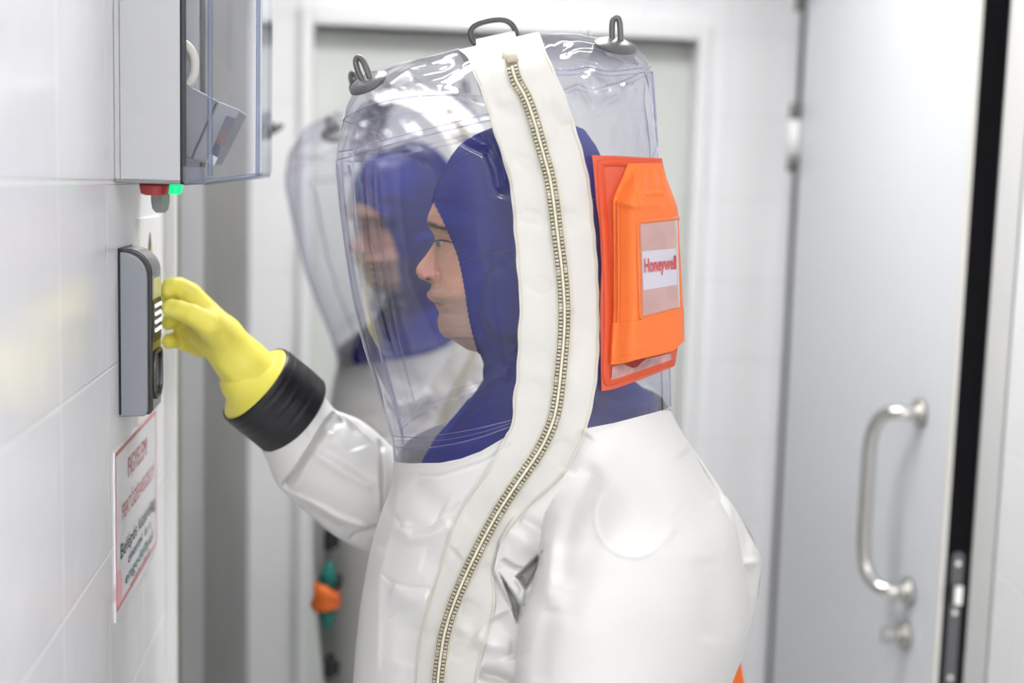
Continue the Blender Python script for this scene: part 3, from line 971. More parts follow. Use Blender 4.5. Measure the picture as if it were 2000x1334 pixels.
def suitF(px, py):
    """folds of the suit, as relief added to the body surface"""
    f = .0022 * wav(px, py, 46, 0) + .0012 * wav(px, py, 22, 5)
    inA = px > SFo(py)
    # chest seams and soft folds in front
    f = f + valley(px, py, [(768, 1000), (785, 1030), (806, 1036), (840, 1028), (880, 1000), (906, 972)], .0022, 5)
    f = f + valley(px, py, [(775, 1018), (800, 1052), (840, 1046), (885, 1020)], -.0060, 14)
    f = f + valley(px, py, [(740, 1115), (765, 1138), (800, 1148), (850, 1150)], .0022, 5)
    f = f + valley(px, py, [(760, 1152), (800, 1168), (840, 1172)], -.005, 16)
    f = f + valley(px, py, [(768, 905), (775, 960), (762, 1030), (740, 1130), (735, 1334)], -.004, 9)
    f = f + valley(px, py, [(755, 960), (762, 1010), (740, 1080)], .005, 12)
    f = f + valley(px, py, [(800, 940), (840, 985), (870, 1000)], .005, 26)
    f = f + valley(px, py, [(820, 1090), (870, 1105), (900, 1080)], .004, 24)
    f = f + valley(px, py, [(770, 1190), (800, 1235), (790, 1300)], .006, 26)
    # collar hem below the clear front
    f = f + valley(px, py, [(775, 926), (860, 930), (945, 903), (1000, 868)], .0016, 4, tap=.02)
    # folds that radiate from the armpit
    f = f + step(px, py, [(1008, 1002), (975, 1055), (963, 1112), (985, 1160), (1008, 1205)], -.016, 30, side=-1, edge=5, tap=.18)
    f = f + valley(px, py, [(1015, 1015), (1040, 1028), (1062, 1040)], .006, 12)
    f = f + valley(px, py, [(980, 1092), (1005, 1108), (1022, 1112)], .007, 4)
    f = f - .034 * convex(px, py, [(1060, 1077), (1057, 1098), (1026, 1152), (1010, 1127)], 8)
    f = f - .028 * convex(px, py, [(981, 1130), (1017, 1182), (1010, 1214)], 8)
    f = f + .010 * np.exp(-(((px - 1026) / 26) ** 2 + ((py - 1058) / 30) ** 2))
    f = f + step(px, py, [(1062, 1020), (1057, 1075), (1048, 1120), (1030, 1170), (1014, 1225), (1009, 1290), (1005, 1400)], -.010, 16, side=-1, edge=3, tap=.1)
    f = f + valley(px, py, [(1012, 1126), (1022, 1150), (1014, 1185)], -.012, 8)
    f = f + valley(px, py, [(970, 1200), (1000, 1250), (1008, 1290)], .008, 22)
    f = f + valley(px, py, [(925, 1240), (960, 1262), (1003, 1262)], -.007, 16)
    f = f + valley(px, py, [(935, 1315), (970, 1322), (1005, 1340)], .016, 12)
    # shoulder and sleeve
    f = f + valley(px, py, [(1150, 845), (1125, 880), (1105, 925)], .005, 14)
    f = f + valley(px, py, [(1165, 900), (1140, 960), (1110, 1030), (1095, 1150)], .008, 22)
    f = f + valley(px, py, [(1190, 930), (1165, 1020), (1130, 1120), (1100, 1230)], .005, 26)
    f = f + valley(px, py, [(1380, 1080), (1395, 1160), (1385, 1260)], .006, 26)
    f = f + valley(px, py, [(1320, 990), (1350, 1010), (1410, 1020)], .004, 16)
    f = f + valley(px, py, [(1080, 1180), (1060, 1260), (1055, 1340)], .005, 20)
    f = f + .0022 * wav(px, py, 85, 9)
    f = f + valley(px, py, [(1100, 990), (1080, 1060), (1065, 1180)], -.006, 16)
    f = f + valley(px, py, [(1330, 880), (1365, 925), (1400, 985)], .008, 18)
    f = f + valley(px, py, [(1310, 1040), (1350, 1060), (1420, 1070)], .004, 22)
    # round valve cover pressed through the shoulder
    r = np.hypot(px - 1238, (py - 1008) * .96)
    rel = np.exp(-((r - 76) / 5.0) ** 2) * .0016 - smooth01((78 - r) / 8) * .0006
    ang = np.arctan2(py - 1008, px - 1238)
    f = f + rel * (.35 + .65 * smooth01((np.sin(ang - .6) + .6) / 1.2))
    # fade at the outline so that the silhouette stays put
    e = np.minimum(px - Fo(py), Bo(py) - px)
    return f * smooth01(e / 14)


def hoodF(px, py):
    f = 0
    k = smooth01((320 - py) / 150)
    f = f + k * (1 + .7 * (px > 1060)) * (.0048 * wav(px, py, 24, 3) + .0022 * wav(px, py, 12, 8))
    f = f + .0008 * wav(px, py, 70, 1) * smooth01((px - 720) / 80)
    for pth, a, w_ in WRINK:
        f = f + valley(px, py, pth, a * 1.9, w_ * .85, tap=.3)
    e = np.minimum(np.minimum(px - Fo(py), Bo(py) - px), py - To(px))
    return f * smooth01(e / 18)


def surf(px, py, out=0.0, body=True):
    px = np.asarray(px, float); py = np.asarray(py, float)
    if body:
        a = suitH(px, py) + suitF(px, py) * (py > 700)
        h = hoodH(px, py) + hoodF(px, py)
        k = smooth01((py - 790) / 60)
        H = a * k + h * (1 - k)
    else:
        H = hoodH(px, py) + hoodF(px, py)
    return P(px, py, YC - np.maximum(H, 0) - out)


FEET = (0.03, YC, 0)
man = empty('person', FEET, 'person in white hooded suit, in profile, pressing the wall keypad with a yellow glove', 'person', None)


def clearpatch(Af, Bf, T, Bm, nr, ncol, cw, tw, mt, name):
    c = cw(np.linspace(0, 1, ncol))[None, :]; t = tw(np.linspace(0, 1, nr))[:, None]
    py = 200 + 600 * t + 0 * c; px = 900 + 0 * py
    for _ in range(14):
        px = Af(py) + (Bf(py) - Af(py)) * c
        py = .5 * py + .5 * (T(px) + (Bm(px) - T(px)) * t)
    e = np.clip((py - To(px)) / 165, 0, 1)
    wr = .04 + .9 * smooth01(1 - (py - To(px)) / 210) ** 1.5
    pts = surf(px, py, 0, body=False)
    me = grid_mesh(pts, YC, wr)
    return link(name, me, mt, man)


bandL = [(895, 97), (916, 114), (926, 148), (937, 172), (950, 207), (961, 248), (976, 293), (988, 331), (999, 379), (1001, 414), (1008, 500), (1012, 560), (1016, 585), (1012, 640), (1009, 740), (1003, 760),
         (1000, 835), (986, 850), (952, 921), (908, 973), (879, 1035), (853, 1124), (827, 1202), (814, 1254), (808, 1345), (800, 1500), (800, 1700)]
bandR = [(1052, 62), (1064, 93), (1081, 134), (1099, 172), (1116, 221), (1133, 276), (1147, 328), (1155, 372), (1160, 431), (1167, 500), (1171, 590), (1172, 680), (1165, 755), (1158, 790),
         (1148, 835), (1134, 870), (1100, 931), (1060, 965), (1018, 1005), (975, 1060), (962, 1112), (970, 1181), (948, 1254), (925, 1345), (915, 1500), (910, 1700)]
bLf = yx([q[::-1] for q in bandL if q[1] < 850], 2.0); bRf = yx([q[::-1] for q in bandR if q[1] < 872], 2.0)
BotV = xy([(755, 903), (768, 905), (800, 908), (860, 908), (900, 900), (940, 886), (1006, 846)])
BotB = xy([(1140, 842), (1160, 836), (1200, 829), (1280, 808), (1312, 798)])
clear_front = clearpatch(Fo, lambda y: bLf(y) + 5, To, BotV, 230, 150, lambda v: v ** 1.8, lambda v: .8 * v ** 1.8 + .2 * v, TINTED, 'hood_window')
clear_front['label'] = 'clear front and side window of the hood'
clear_back = clearpatch(lambda y: bRf(y) - 5, Bo, To, BotB, 200, 90, lambda v: 1 - (1 - v) ** 1.8, lambda v: .8 * v ** 1.8 + .2 * v, TINTB, 'hood_window')
clear_back['label'] = 'clear rear window of the hood'

# white band with the zip, one long strip of cloth from crown to waist on the near side, mirrored over the head
n = 420
Lp = resample(bandL, n, 2); Rp = resample(bandR, n, 2)
Lp[:, 0] += .9 * np.sin(np.linspace(0, 160, n)) * (Lp[:, 1] < 850); Rp[:, 0] += .7 * np.sin(np.linspace(0, 190, n)) * (Rp[:, 1] < 850)
cc_ = np.linspace(0, 1, 46)[None, :, None]
G = Lp[:, None, :] * (1 - cc_) + Rp[:, None, :] * cc_
gx, gy = G[..., 0], G[..., 1]


def bandrel(px, py):
    f = 0
    zipc = ZC(py)
    top = smooth01((py - 90) / 60)
    d = (px - zipc)
    f = f + .0035 * np.exp(-(np.abs(d) / 15) ** 4) * top * (py < 1500)
    for (pth, a, w_) in (([(960, 130), (985, 200), (1010, 260)], -.004, 12), ([(965, 190), (990, 215), (1030, 240)], .004, 14), ([(1070, 130), (1090, 190), (1110, 260)], -.004, 12),
                         ([(985, 300), (1030, 320), (1062, 350)], .004, 10), ([(1080, 260), (1110, 250), (1130, 262)], .004, 9), ([(1000, 420), (1040, 425), (1075, 440)], .003, 8),
                         ([(1090, 400), (1125, 430), (1155, 440)], .003, 9), ([(1015, 560), (1050, 556), (1090, 570)], .005, 9), ([(1110, 600), (1140, 640), (1170, 650)], .0035, 14),
                         ([(1012, 700), (1045, 705), (1088, 695)], .004, 14), ([(1010, 770), (1040, 765), (1075, 770)], .0035, 12), ([(1110, 700), (1130, 760), (1120, 820)], -.004, 16),
                         ([(1070, 900), (1090, 880), (1130, 862)], .004, 12), ([(900, 985), (935, 1000), (960, 1030)], .0045, 14), ([(890, 1175), (915, 1190), (945, 1200)], .005, 9), ([(885, 1215), (905, 1232), (930, 1236)], -.004, 8), ([(872, 1262), (900, 1275), (925, 1270)], .005, 8), ([(930, 1100), (950, 1120), (968, 1140)], .004, 10), ([(990, 1000), (1010, 985), (1040, 960)], .0035, 12), ([(822, 1225), (840, 1245), (850, 1275)], .004, 9), ([(880, 1060), (905, 1075), (925, 1090)], .004, 12)):
        f = f + valley(px, py, pth, a * 1.0, w_ * 1.35, tap=.5)
    f = f + .0014 * wav(px, py, 26, 2) + .0007 * wav(px, py, 11, 9)
    return f * top


zpath = [(997, 112), (1005, 155), (1026, 186), (1043, 234), (1059, 293), (1074, 345), (1082, 397), (1089, 460), (1097, 520), (1103, 590), (1102, 655), (1096, 718), (1091, 770), (1082, 822), (1056, 879),
         (1015, 937), (973, 999), (931, 1077), (895, 1155), (869, 1228), (858, 1300), (854, 1345), (850, 1500), (850, 1700)]
ZC = yx([q[::-1] for q in [(990, 40)] + zpath], 2.0)
bandpts = surf(gx, gy, 0) 
eps = .0024 + np.maximum(bandrel(gx, gy), -.0016)
edge = np.minimum(cc_[..., 0], 1 - cc_[..., 0]) * 46
eps = eps * 1.0 + .0012 * smooth01(edge / 1.5)
topm = smooth01((gy - To(gx)) / 12)
bandpts = P(gx, gy, bandpts[..., 1] - eps * topm)
head_rows = gy[:, 23] < 850
me = grid_mesh(bandpts)
me2 = bandpts[head_rows].copy(); me2[..., 1] = 2 * YC - me2[..., 1]
vs = np.vstack([bandpts.reshape(-1, 3), me2.reshape(-1, 3)])
fs = gridfaces(n, 46) + gridfaces(int(head_rows.sum()), 46, off=n * 46, flip=True)
# saddle over the crown joining both sides
fs += [(j, j + 1, n * 46 + j + 1, n * 46 + j) for j in range(45)]
band = link('zip_band', weld(mesh(vs, fs)), BANDM, man)
band['label'] = 'white band over the hood carrying the zip'
# stitched edge lines
for ci in (1.6, 43.4):
    c_ = ci / 45
    pth = Lp * (1 - c_) + Rp * c_
    q = surf(pth[:, 0], pth[:, 1], .0042)
    b = MB(); b.tube([Vector(v) for v in q[6:380:1]], .00035, 5)
    b.build('stitching', mat('stitch', (.66, .60, .42), rough=.8), band, smooth=True)

# zip: tape coloured dark for the shade between the teeth, cream tape edges, two rows of metal teeth, centre bead, white stop at the top
zp = resample(zpath, 900, 3)
zd = np.gradient(zp, axis=0); zd /= np.linalg.norm(zd, axis=1)[:, None]
zn = np.stack([-zd[:, 1], zd[:, 0]], -1)


def zsurf(off, out):
    q = zp + zn * off
    s = surf(q[:, 0], q[:, 1], 0)
    e = .0036 + np.maximum(bandrel(q[:, 0], q[:, 1]), -.0016)
    return P(q[:, 0], q[:, 1], s[:, 1] - e - out)


zip_ = None
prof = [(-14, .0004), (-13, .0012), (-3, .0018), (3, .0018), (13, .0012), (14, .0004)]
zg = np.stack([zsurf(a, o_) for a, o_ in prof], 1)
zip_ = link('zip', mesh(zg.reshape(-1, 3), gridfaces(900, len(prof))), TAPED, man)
b = MB(); b.tube([Vector(v) for v in zsurf(0, .0036)[10::3]], .0015, 8)
b.build('centre_bead', TAPE, zip_, smooth=True)
b = MB(); b.tube([Vector(v) for v in zsurf(-12.5, .0012)[::3]], .0007, 5); b.tube([Vector(v) for v in zsurf(12.5, .0012)[::3]], .0007, 5)
b.build('tape_edge', TAPE, zip_, smooth=True)
b = MB()
L_ = np.r_[0, np.cumsum(np.linalg.norm(np.diff(zp, axis=0), axis=1))]
zo = {o_: zsurf(o_, .0032) for o_ in (-11.0, -3.2, 3.2, 11.0)}
stepz = 7.2
for row in (0, 1):
    oa, ob_ = ((-11.0, -3.2), (3.2, 11.0))[row]
    s_ = 14.0 + row * 3.6
    while s_ < L_[-1] - 8 and s_ < 1500:
        i0 = np.searchsorted(L_, s_); i1 = np.searchsorted(L_, s_ + 5.7)
        if i1 >= 899:
            break
        a0, a1_, a2_, a3_ = zo[oa][i0], zo[ob_][i0], zo[ob_][i1], zo[oa][i1]
        up_ = np.array([0, -.0016, 0.0])
        lo_ = np.array([0, .0020, 0.0])
        vs_ = [a0 + lo_, a1_ + lo_, a2_ + lo_, a3_ + lo_, a0 * .9 + a2_ * .1 + up_, a1_ * .9 + a3_ * .1 + up_, a2_ * .9 + a0 * .1 + up_, a3_ * .9 + a1_ * .1 + up_]
        b.add(vs_, [(0, 1, 2, 3), (4, 5, 6, 7), (0, 1, 5, 4), (1, 2, 6, 5), (2, 3, 7, 6), (3, 0, 4, 7)])
        s_ += stepz
b.build('teeth', TOOTH, zip_)
b = MB()
q0 = surf(np.array([990., 1000., 1004.]), np.array([108., 113., 127.]), .008)
b.tube([Vector(surf(np.array([989.]), np.array([97.]), .003)[0]), Vector(q0[0]), Vector(q0[1]), Vector(q0[1] * .5 + q0[2] * .5)], [.0048, .0058, .0064, .0064], 16, flat=.7)
b.build('zip_stop', mat('cream_stop', (.62, .58, .46), rough=.45), zip_, smooth=True)

# suit body with the near sleeve: rows from the collar down to the hips, then closed below
TopS = xy([(700, 902), (768, 902), (800, 905), (860, 904), (900, 896), (940, 881), (1000, 846), (1060, 843), (1148, 836), (1200, 826), (1280, 805), (1312, 795)])
nr, ncol = 330, 330
t = np.linspace(0, 1, nr)[:, None]; c = np.linspace(0, 1, ncol)[None, :]
c = .5 - .5 * np.cos(np.pi * c) * .35 - .5 * (1 - 2 * c) * .65
t = np.where(t < .8, t / .8 * .4767, .4767 + (t - .8) / .2 * .5233)
py = 900 + 900 * t + 0 * c
for _ in range(14):
    px = Fo(py) + (Bo(py) - Fo(py)) * c
    py = .5 * py + .5 * (TopS(px) * (1 - t) + 1850 * t)
sp = surf(px, py)
topm = np.exp(-((py - TopS(px)) / 6.0) ** 2)
bLs = yx([q[::-1] for q in bandL if q[1] > 700], 3); bRs = yx([q[::-1] for q in bandR if q[1] > 700], 3)
under = smooth01((px - bLs(py) - 3) / 5) * smooth01((bRs(py) - 3 - px) / 5)
near = P(px, py, sp[..., 1] - .0014 * topm + .005 * under)
# far side: same outline without the relief
hf = np.maximum(suitH(px, py) * .86, 0)
far = P(px, py, YC - hf); far[..., 1] = 2 * YC - far[..., 1]
vs = np.vstack([near.reshape(-1, 3), far.reshape(-1, 3)])
fs = gridfaces(nr, ncol) + gridfaces(nr, ncol, off=nr * ncol, flip=True)
# legs: two tapering tubes, joined under the hem, standing in boots
mbq = MB(); mbq.add(vs, fs)
hipz = float(near[-1, ncol // 2, 2]); hx0 = float(near[-1, 0, 0]); hx1 = float(near[-1, -1, 0])
for sy in (-1, 1):
    y_ = YC + sy * .105
    cx_ = (hx0 + hx1) / 2 - .03
    mbq.tube([(cx_, y_, hipz + .10), (cx_, y_, hipz - .05), (cx_ - .01, y_, hipz - .25), (cx_, y_, .30), (cx_, y_, .14)], [.14, .14, .115, .10, .085], 32)
suit = link('suit', weld(mesh(mbq.v, mbq.f)), SUIT, man)
eo = yx([(965, 1416), (985, 1429), (1010, 1446), (1040, 1464), (1075, 1481), (1100, 1488), (1125, 1485), (1160, 1481), (1220, 1468), (1262, 1452)], 5)
nn1, nn2 = 120, 44
fy = np.linspace(968, 1260, nn1)[:, None] + 0 * np.zeros((1, nn2)); fu = np.linspace(0, 1, nn2)[None, :] ** .8
xi = Bo(fy) - 55
fx = xi + (eo(fy) - xi) * fu
fh = .075 * np.sqrt(np.maximum(1 - fu ** 2, 0)) + .012 * np.exp(-((fy - 1098 + (fx - 1470) * .15) / 9) ** 2) * smooth01((1 - fu) / .15) - .010 * np.exp(-(((fx - 1456) / 14) ** 2 + ((fy - 1050) / 30) ** 2)) - .012 * np.exp(-(((fx - 1466) / 12) ** 2 + ((fy - 1135) / 22) ** 2))
fold = link('sleeve_fold', grid_mesh(P(fx, fy, YC + .035 - fh), YC + .035), SUIT, man)
fold['label'] = 'folded cloth standing out behind the elbow'
suit['label'] = 'white coverall of the protective suit'
for sy in (-1, 1):
    y_ = YC + sy * .105; cx_ = (hx0 + hx1) / 2 - .03
    b = MB(); b.tube([(cx_ + .03, y_, .34), (cx_ + .03, y_, .14), (cx_ + .01, y_, .07), (cx_ - .03, y_, .05)], [.10, .088, .09, .07], 24)
    b.tube([(cx_ + .09, y_, .045), (cx_ + .04, y_, .05), (cx_ - .06, y_, .05), (cx_ - .16, y_, .04), (cx_ - .19, y_, .03)], [.03, .045, .048, .045, .025], 24)
    b.box((cx_ - .05, y_, .012), (.28, .09, .024))
    b.build('boot', BLACK, man, smooth=True)

# welded seams of the clear hood
def seam(pts, r, name='weld_seam', mt=TINTS, out=.0008, par=None, mir=True, n_=90):
    q = resample(pts, n_, 2)
    s = surf(q[:, 0], q[:, 1], out, body=False)
    b = MB(); b.tube([Vector(v) for v in s], r, 6, flat=.6)
    ob = b.build(name, mt, par or clear_front, smooth=True)
    if mir:
        s2 = s.copy(); s2[:, 1] = 2 * YC - s2[:, 1]
        b = MB(); b.tube([Vector(v) for v in s2], r, 6, flat=.6)
        b.build(name, mt, par or clear_front, smooth=True)
    return ob


seam([(660, 297), (690, 292), (740, 276), (850, 248), (957, 222)], .0007)
seam([(658, 312), (690, 305), (745, 287), (850, 260), (960, 234)], .0009)
seam([(666, 237), (700, 214), (760, 195), (840, 185), (940, 188)], .0006)
seam([(764, 851), (800, 855), (860, 850), (930, 838), (1002, 820)], .0007)
seam([(767, 872), (800, 876), (850, 874), (930, 858), (1000, 832)], .0009)
seam([(768, 861), (860, 862), (930, 848), (1000, 826)], .0005)
seam([(691, 292), (690, 340), (696, 420), (706, 500), (722, 590), (742, 690), (765, 780), (785, 850)], .0007)
seam([(659, 320), (666, 400), (677, 500), (694, 600), (714, 680), (743, 770), (768, 855), (772, 900)], .0016)
seam([(668, 235), (690, 240), (705, 262), (692, 300)], .0006)
seam([(1083, 136), (1120, 137), (1150, 128), (1180, 140), (1215, 138), (1272, 130)], .0009, par=clear_back)
seam([(1084, 146), (1120, 147), (1150, 136), (1180, 149), (1215, 147), (1274, 140)], .0006, par=clear_back)
seam([(1274, 140), (1279, 200), (1284, 290), (1290, 400), (1302, 600), (1307, 700), (1309, 795)], .0010, par=clear_back)

# ------------------------------------------------------------------ head: face and blue undercap
Ff = yx([(380, 850), (394, 847), (421, 836), (434, 833.5), (447, 839.5), (459, 848), (469, 849.5), (478, 845.6), (500, 831), (514, 819), (524, 813), (533, 812.5), (543, 818), (548, 828), (552, 839), (556, 843),
         (566, 839.5), (572, 833.6), (580, 834), (587, 841), (592, 849), (600, 851.5), (607, 856), (613, 857.6), (622, 854.7), (636, 854.7), (648, 858.8), (659, 869.5), (664, 884), (672.6, 896), (683, 912.7),
         (687.5, 929.5), (689, 936), (694, 960), (700, 1000)], 1.3)
Fb = yx([(380, 850), (394, 847), (421, 836), (434, 834), (447, 840), (459, 848), (469, 852), (500, 850), (520, 848), (545, 846), (556, 844), (566, 840), (572, 834.5), (580, 835), (587, 841), (592, 849), (600, 851.5),
         (607, 856), (613, 857.6), (622, 854.7), (636, 854.7), (648, 858.8), (659, 869.5), (664, 884), (672.6, 896), (683, 912.7), (687.5, 929.5), (689, 936), (694, 960), (700, 1000)], 1.3)


def faceH(px, py):
    d = px - Fb(py)
    Wd = np.interp(py, [380, 440, 480, 540, 590, 640, 690], [.074, .074, .072, .070, .062, .052, .050])
    Ld = np.interp(py, [380, 440, 480, 540, 560, 590, 640, 690], [105, 95, 110, 120, 100, 90, 95, 90])
    s = np.clip(d / Ld, 0, 1)
    h = Wd * (1 - (1 - s) ** 2.1) ** (1 / 1.9)
    # nose
    dn_ = px - Ff(py)
    nw = np.interp(py, [455, 470, 500, 520, 535, 545, 552, 558], [.006, .008, .010, .013, .0165, .0165, .013, .0])
    sn = np.clip(dn_ / 16, 0, 1)
    hn = nw * (1 - (1 - sn) ** 2) ** .5
    fade = smooth01(1 - (px - 862) / 14)
    hn = hn * np.where(px > 848, fade, 1)
    kk = .004
    hm = np.log(np.exp(h / kk) + np.exp(hn / kk)) * kk
    hm = np.where((h <= 0) & (hn <= 0), 0, np.maximum(hm - kk * .69 * np.exp(-np.maximum(h, hn) / kk), 0))
    # alar wing and its crease, nostril
    hm = hm + .0035 * np.exp(-(((px - 848) / 9) ** 2 + ((py - 537) / 9) ** 2))
    hm = hm - valley(px, py, [(852, 522), (860, 535), (857, 550), (848, 556)], -.004, 4, tap=.3) * -1 * -1
    hm = hm + valley(px, py, [(831, 545), (837, 544.5), (843, 547)], .010, 2.6, tap=.3)
    # eye socket, lid crease, cheek, mouth line, fold by the mouth
    hm = hm - .010 * np.exp(-(((px - 868) / 17) ** 2 + ((py - 470) / 12) ** 2))
    hm = hm + .0045 * np.exp(-(((px - 862) / 22) ** 2 + ((py - 441) / 8) ** 2))
    hm = hm + .004 * np.exp(-(((px - 885) / 24) ** 2 + ((py - 520) / 20) ** 2))
    hm = hm + valley(px, py, [(852, 464), (868, 461), (884, 467)], .0025, 2.5)
    hm = hm + valley(px, py, [(853, 486), (870, 494), (886, 488)], .0015, 4)
    hm = hm + valley(px, py, [(846, 590.5), (855, 592), (866, 596)], .0045, 2.4, tap=.2)
    hm = hm + .0020 * np.exp(-(((px - 846) / 10) ** 2 + ((py - 581) / 5) ** 2)) + .002 * np.exp(-(((px - 856) / 8) ** 2 + ((py - 600) / 5) ** 2))
    hm = hm + valley(px, py, [(858, 556), (870, 563), (884, 572)], .002, 5)
    hm = hm + valley(px, py, [(858, 609), (868, 612), (880, 608)], .002, 5)
    e = px - Ff(py)
    return np.maximum(hm, 0) * 1.0


HEMX = yx([(383, 885), (395, 880), (428, 892), (470, 908), (500, 920), (560, 931), (600, 938), (640, 945), (670, 952), (698, 975)], 3)
nr, ncol = 330, 110
py = np.linspace(383, 698, nr)[:, None] + 0 * np.zeros((1, ncol))
c = np.linspace(0, 1, ncol)[None, :] ** 1.5
R_ = None
px = Ff(py) + (HEMX(py) - Ff(py)) * c
Hf = faceH(px, py); Hf[:, 0] = 0
HY = YC
fp = P(px, py, HY - Hf)
me = mesh(np.vstack([fp.reshape(-1, 3), (fp * [1, -1, 1] + [0, 2 * HY, 0]).reshape(-1, 3)]), gridfaces(nr, ncol) + gridfaces(nr, ncol, off=nr * ncol, flip=True))
ca = me.color_attributes.new('Col', 'FLOAT_COLOR', 'POINT')
base = np.array([.50, .275, .18])
colv = np.ones((nr, ncol, 4)); colv[..., :3] = base


def blend(mask, col_):
    global colv
    mk = np.clip(mask, 0, 1)[..., None]
    colv[..., :3] = colv[..., :3] * (1 - mk) + np.array(col_) * mk


g2 = lambda x, y, sx, sy: np.exp(-(((px - x) / sx) ** 2 + ((py - y) / sy) ** 2))
blend(.75 * g2(838, 532, 26, 20), (.66, .30, .26))
blend(.5 * g2(885, 540, 26, 40), (.66, .34, .27))
blend(.75 * smooth01((py - 560) / 35) * smooth01((px - 838) / 20), (.42, .30, .24))
blend(.45 * g2(858, 565, 22, 10), (.38, .28, .23))
blend(1.0 * g2(838, 580, 10, 7), (.60, .25, .23))
blend(.9 * g2(852, 597, 9, 5), (.52, .22, .20))
dl_, _, _ = sdist(px, py, [(843, 590), (852, 592), (866, 596)])
blend(.8 * np.exp(-(dl_ / 1.6) ** 2), (.20, .08, .07))
dl_, _, tt_ = sdist(px, py, [(834, 436), (845, 441), (862, 447), (878, 457)])
blend(.95 * np.exp(-(dl_ / (6 - 2.5 * tt_)) ** 2) * (1 - .5 * tt_) * (.75 + .25 * np.sin(px * 2.1 + py)), (.03, .02, .015))
dl_, _, _ = sdist(px, py, [(850, 470.5), (862, 469), (880, 473)])
blend(.9 * np.exp(-(dl_ / 1.8) ** 2), (.07, .04, .03))
blend(.7 * g2(837, 546, 7, 2.6), (.10, .03, .03))
c2 = np.vstack([colv.reshape(-1, 4), colv.reshape(-1, 4)])
ca.data.foreach_set('color', c2.astype(np.float32).ravel())
face = link('face', weld(me), SKIN, man)
# eye: ball between the lids, iris, lashes
def hs(x, y, out=0.0):
    a = np.array([float(x)]); b_ = np.array([float(y)])
    return Vector(P(a, b_, HY - faceH(a, b_) - out)[0])


for sy in (1, -1):
    def my(v):
        return v if sy == 1 else Vector((v.x, 2 * HY - v.y, v.z))
    ctr = hs(865.5, 477.5, -.0068)
    b = MB()
    vs_, fs_ = [], []
    for i in range(13):
        for j in range(24):
            th = math.pi * i / 12; f_ = 2 * math.pi * j / 24
            vs_.append(my(Vector((ctr.x + .0065 * math.sin(th) * math.cos(f_), ctr.y + .0045 * math.sin(th) * math.sin(f_), ctr.z + .0038 * math.cos(th)))))
    b.add(vs_, gridfaces(13, 24, wrapc=True))
    eye = b.build('eyeball', mat('eye_white', (.55, .48, .44), rough=.15), face, smooth=True)
    b = MB(); ic = ctr + Vector((-.0045, -.0030, 0))
    b.tube([my(ic + Vector((.0, .0012, 0))), my(ic + Vector((-.0006, -.0012, 0)))], .0026, 18)
    b.build('iris', mat('iris', (.07, .07, .06), rough=.2), eye, smooth=True)
    b = MB()
    b.tube([my(hs(x, y, .0009)) for x, y in ((851, 471), (857, 469.5), (865, 469), (873, 470.5), (882, 474))], [.0004, .0008, .0009, .0008, .0003], 6)
    for x, y, x2, y2 in ((852, 470, 846, 474), (855, 470, 849, 476), (866, 478, 871, 489), (869, 477, 875, 486), (862, 480, 866, 488))[:2]:
        b.tube([my(hs(x, y, .001)), my(hs((x + x2) / 2, (y + y2) / 2, .002)), my(hs(x2, y2, .0015))], [.0004, .0003, .0001], 5)
    bb = MB()
    for k in range(46):
        u_ = k / 45; x_ = 836 + 34 * u_ + rng.uniform(-1, 1); y_ = 439 + 10 * u_ + rng.uniform(-4, 4) * (1 - .5 * u_)
        bb.tube([my(hs(x_, y_, .0003)), my(hs(x_ + 4, y_ - 1.5, .0012)), my(hs(x_ + 9, y_ + 1.5, .0010))], [.00035, .0003, .0001], 4)
    bb.build('eyebrow', mat('brow_hair', (.05, .032, .022), rough=.7), face, smooth=True)
    b.build('lashes', mat('lash', (.035, .022, .018), rough=.7), face, smooth=True)

Fc = yx([(220, 1000), (240, 985), (249, 962), (262, 928), (280, 897), (305, 878), (338, 862), (365, 850), (384, 844), (391, 843.5), (395, 849), (410, 857), (428, 866), (450, 876), (470, 884), (500, 897), (530, 904), (560, 909),
         (600, 914), (640, 922), (670, 929), (689, 936), (700, 941), (712, 945), (722, 943), (735, 943), (748, 945), (765, 932), (800, 903), (830, 880), (860, 855), (880, 838), (920, 815), (960, 800)], 2.0)
Bc = yx([(220, 1120), (250, 1140), (262, 1148), (300, 1175), (340, 1190), (400, 1200), (500, 1205), (600, 1198), (680, 1185), (720, 1190), (750, 1240), (780, 1285), (830, 1296), (960, 1310)])
Tc = xy([(840, 400), (850, 366), (862, 338), (880, 305), (900, 280), (928, 260), (962, 247), (1010, 236), (1060, 230), (1100, 236), (1140, 252), (1165, 280), (1185, 330)])


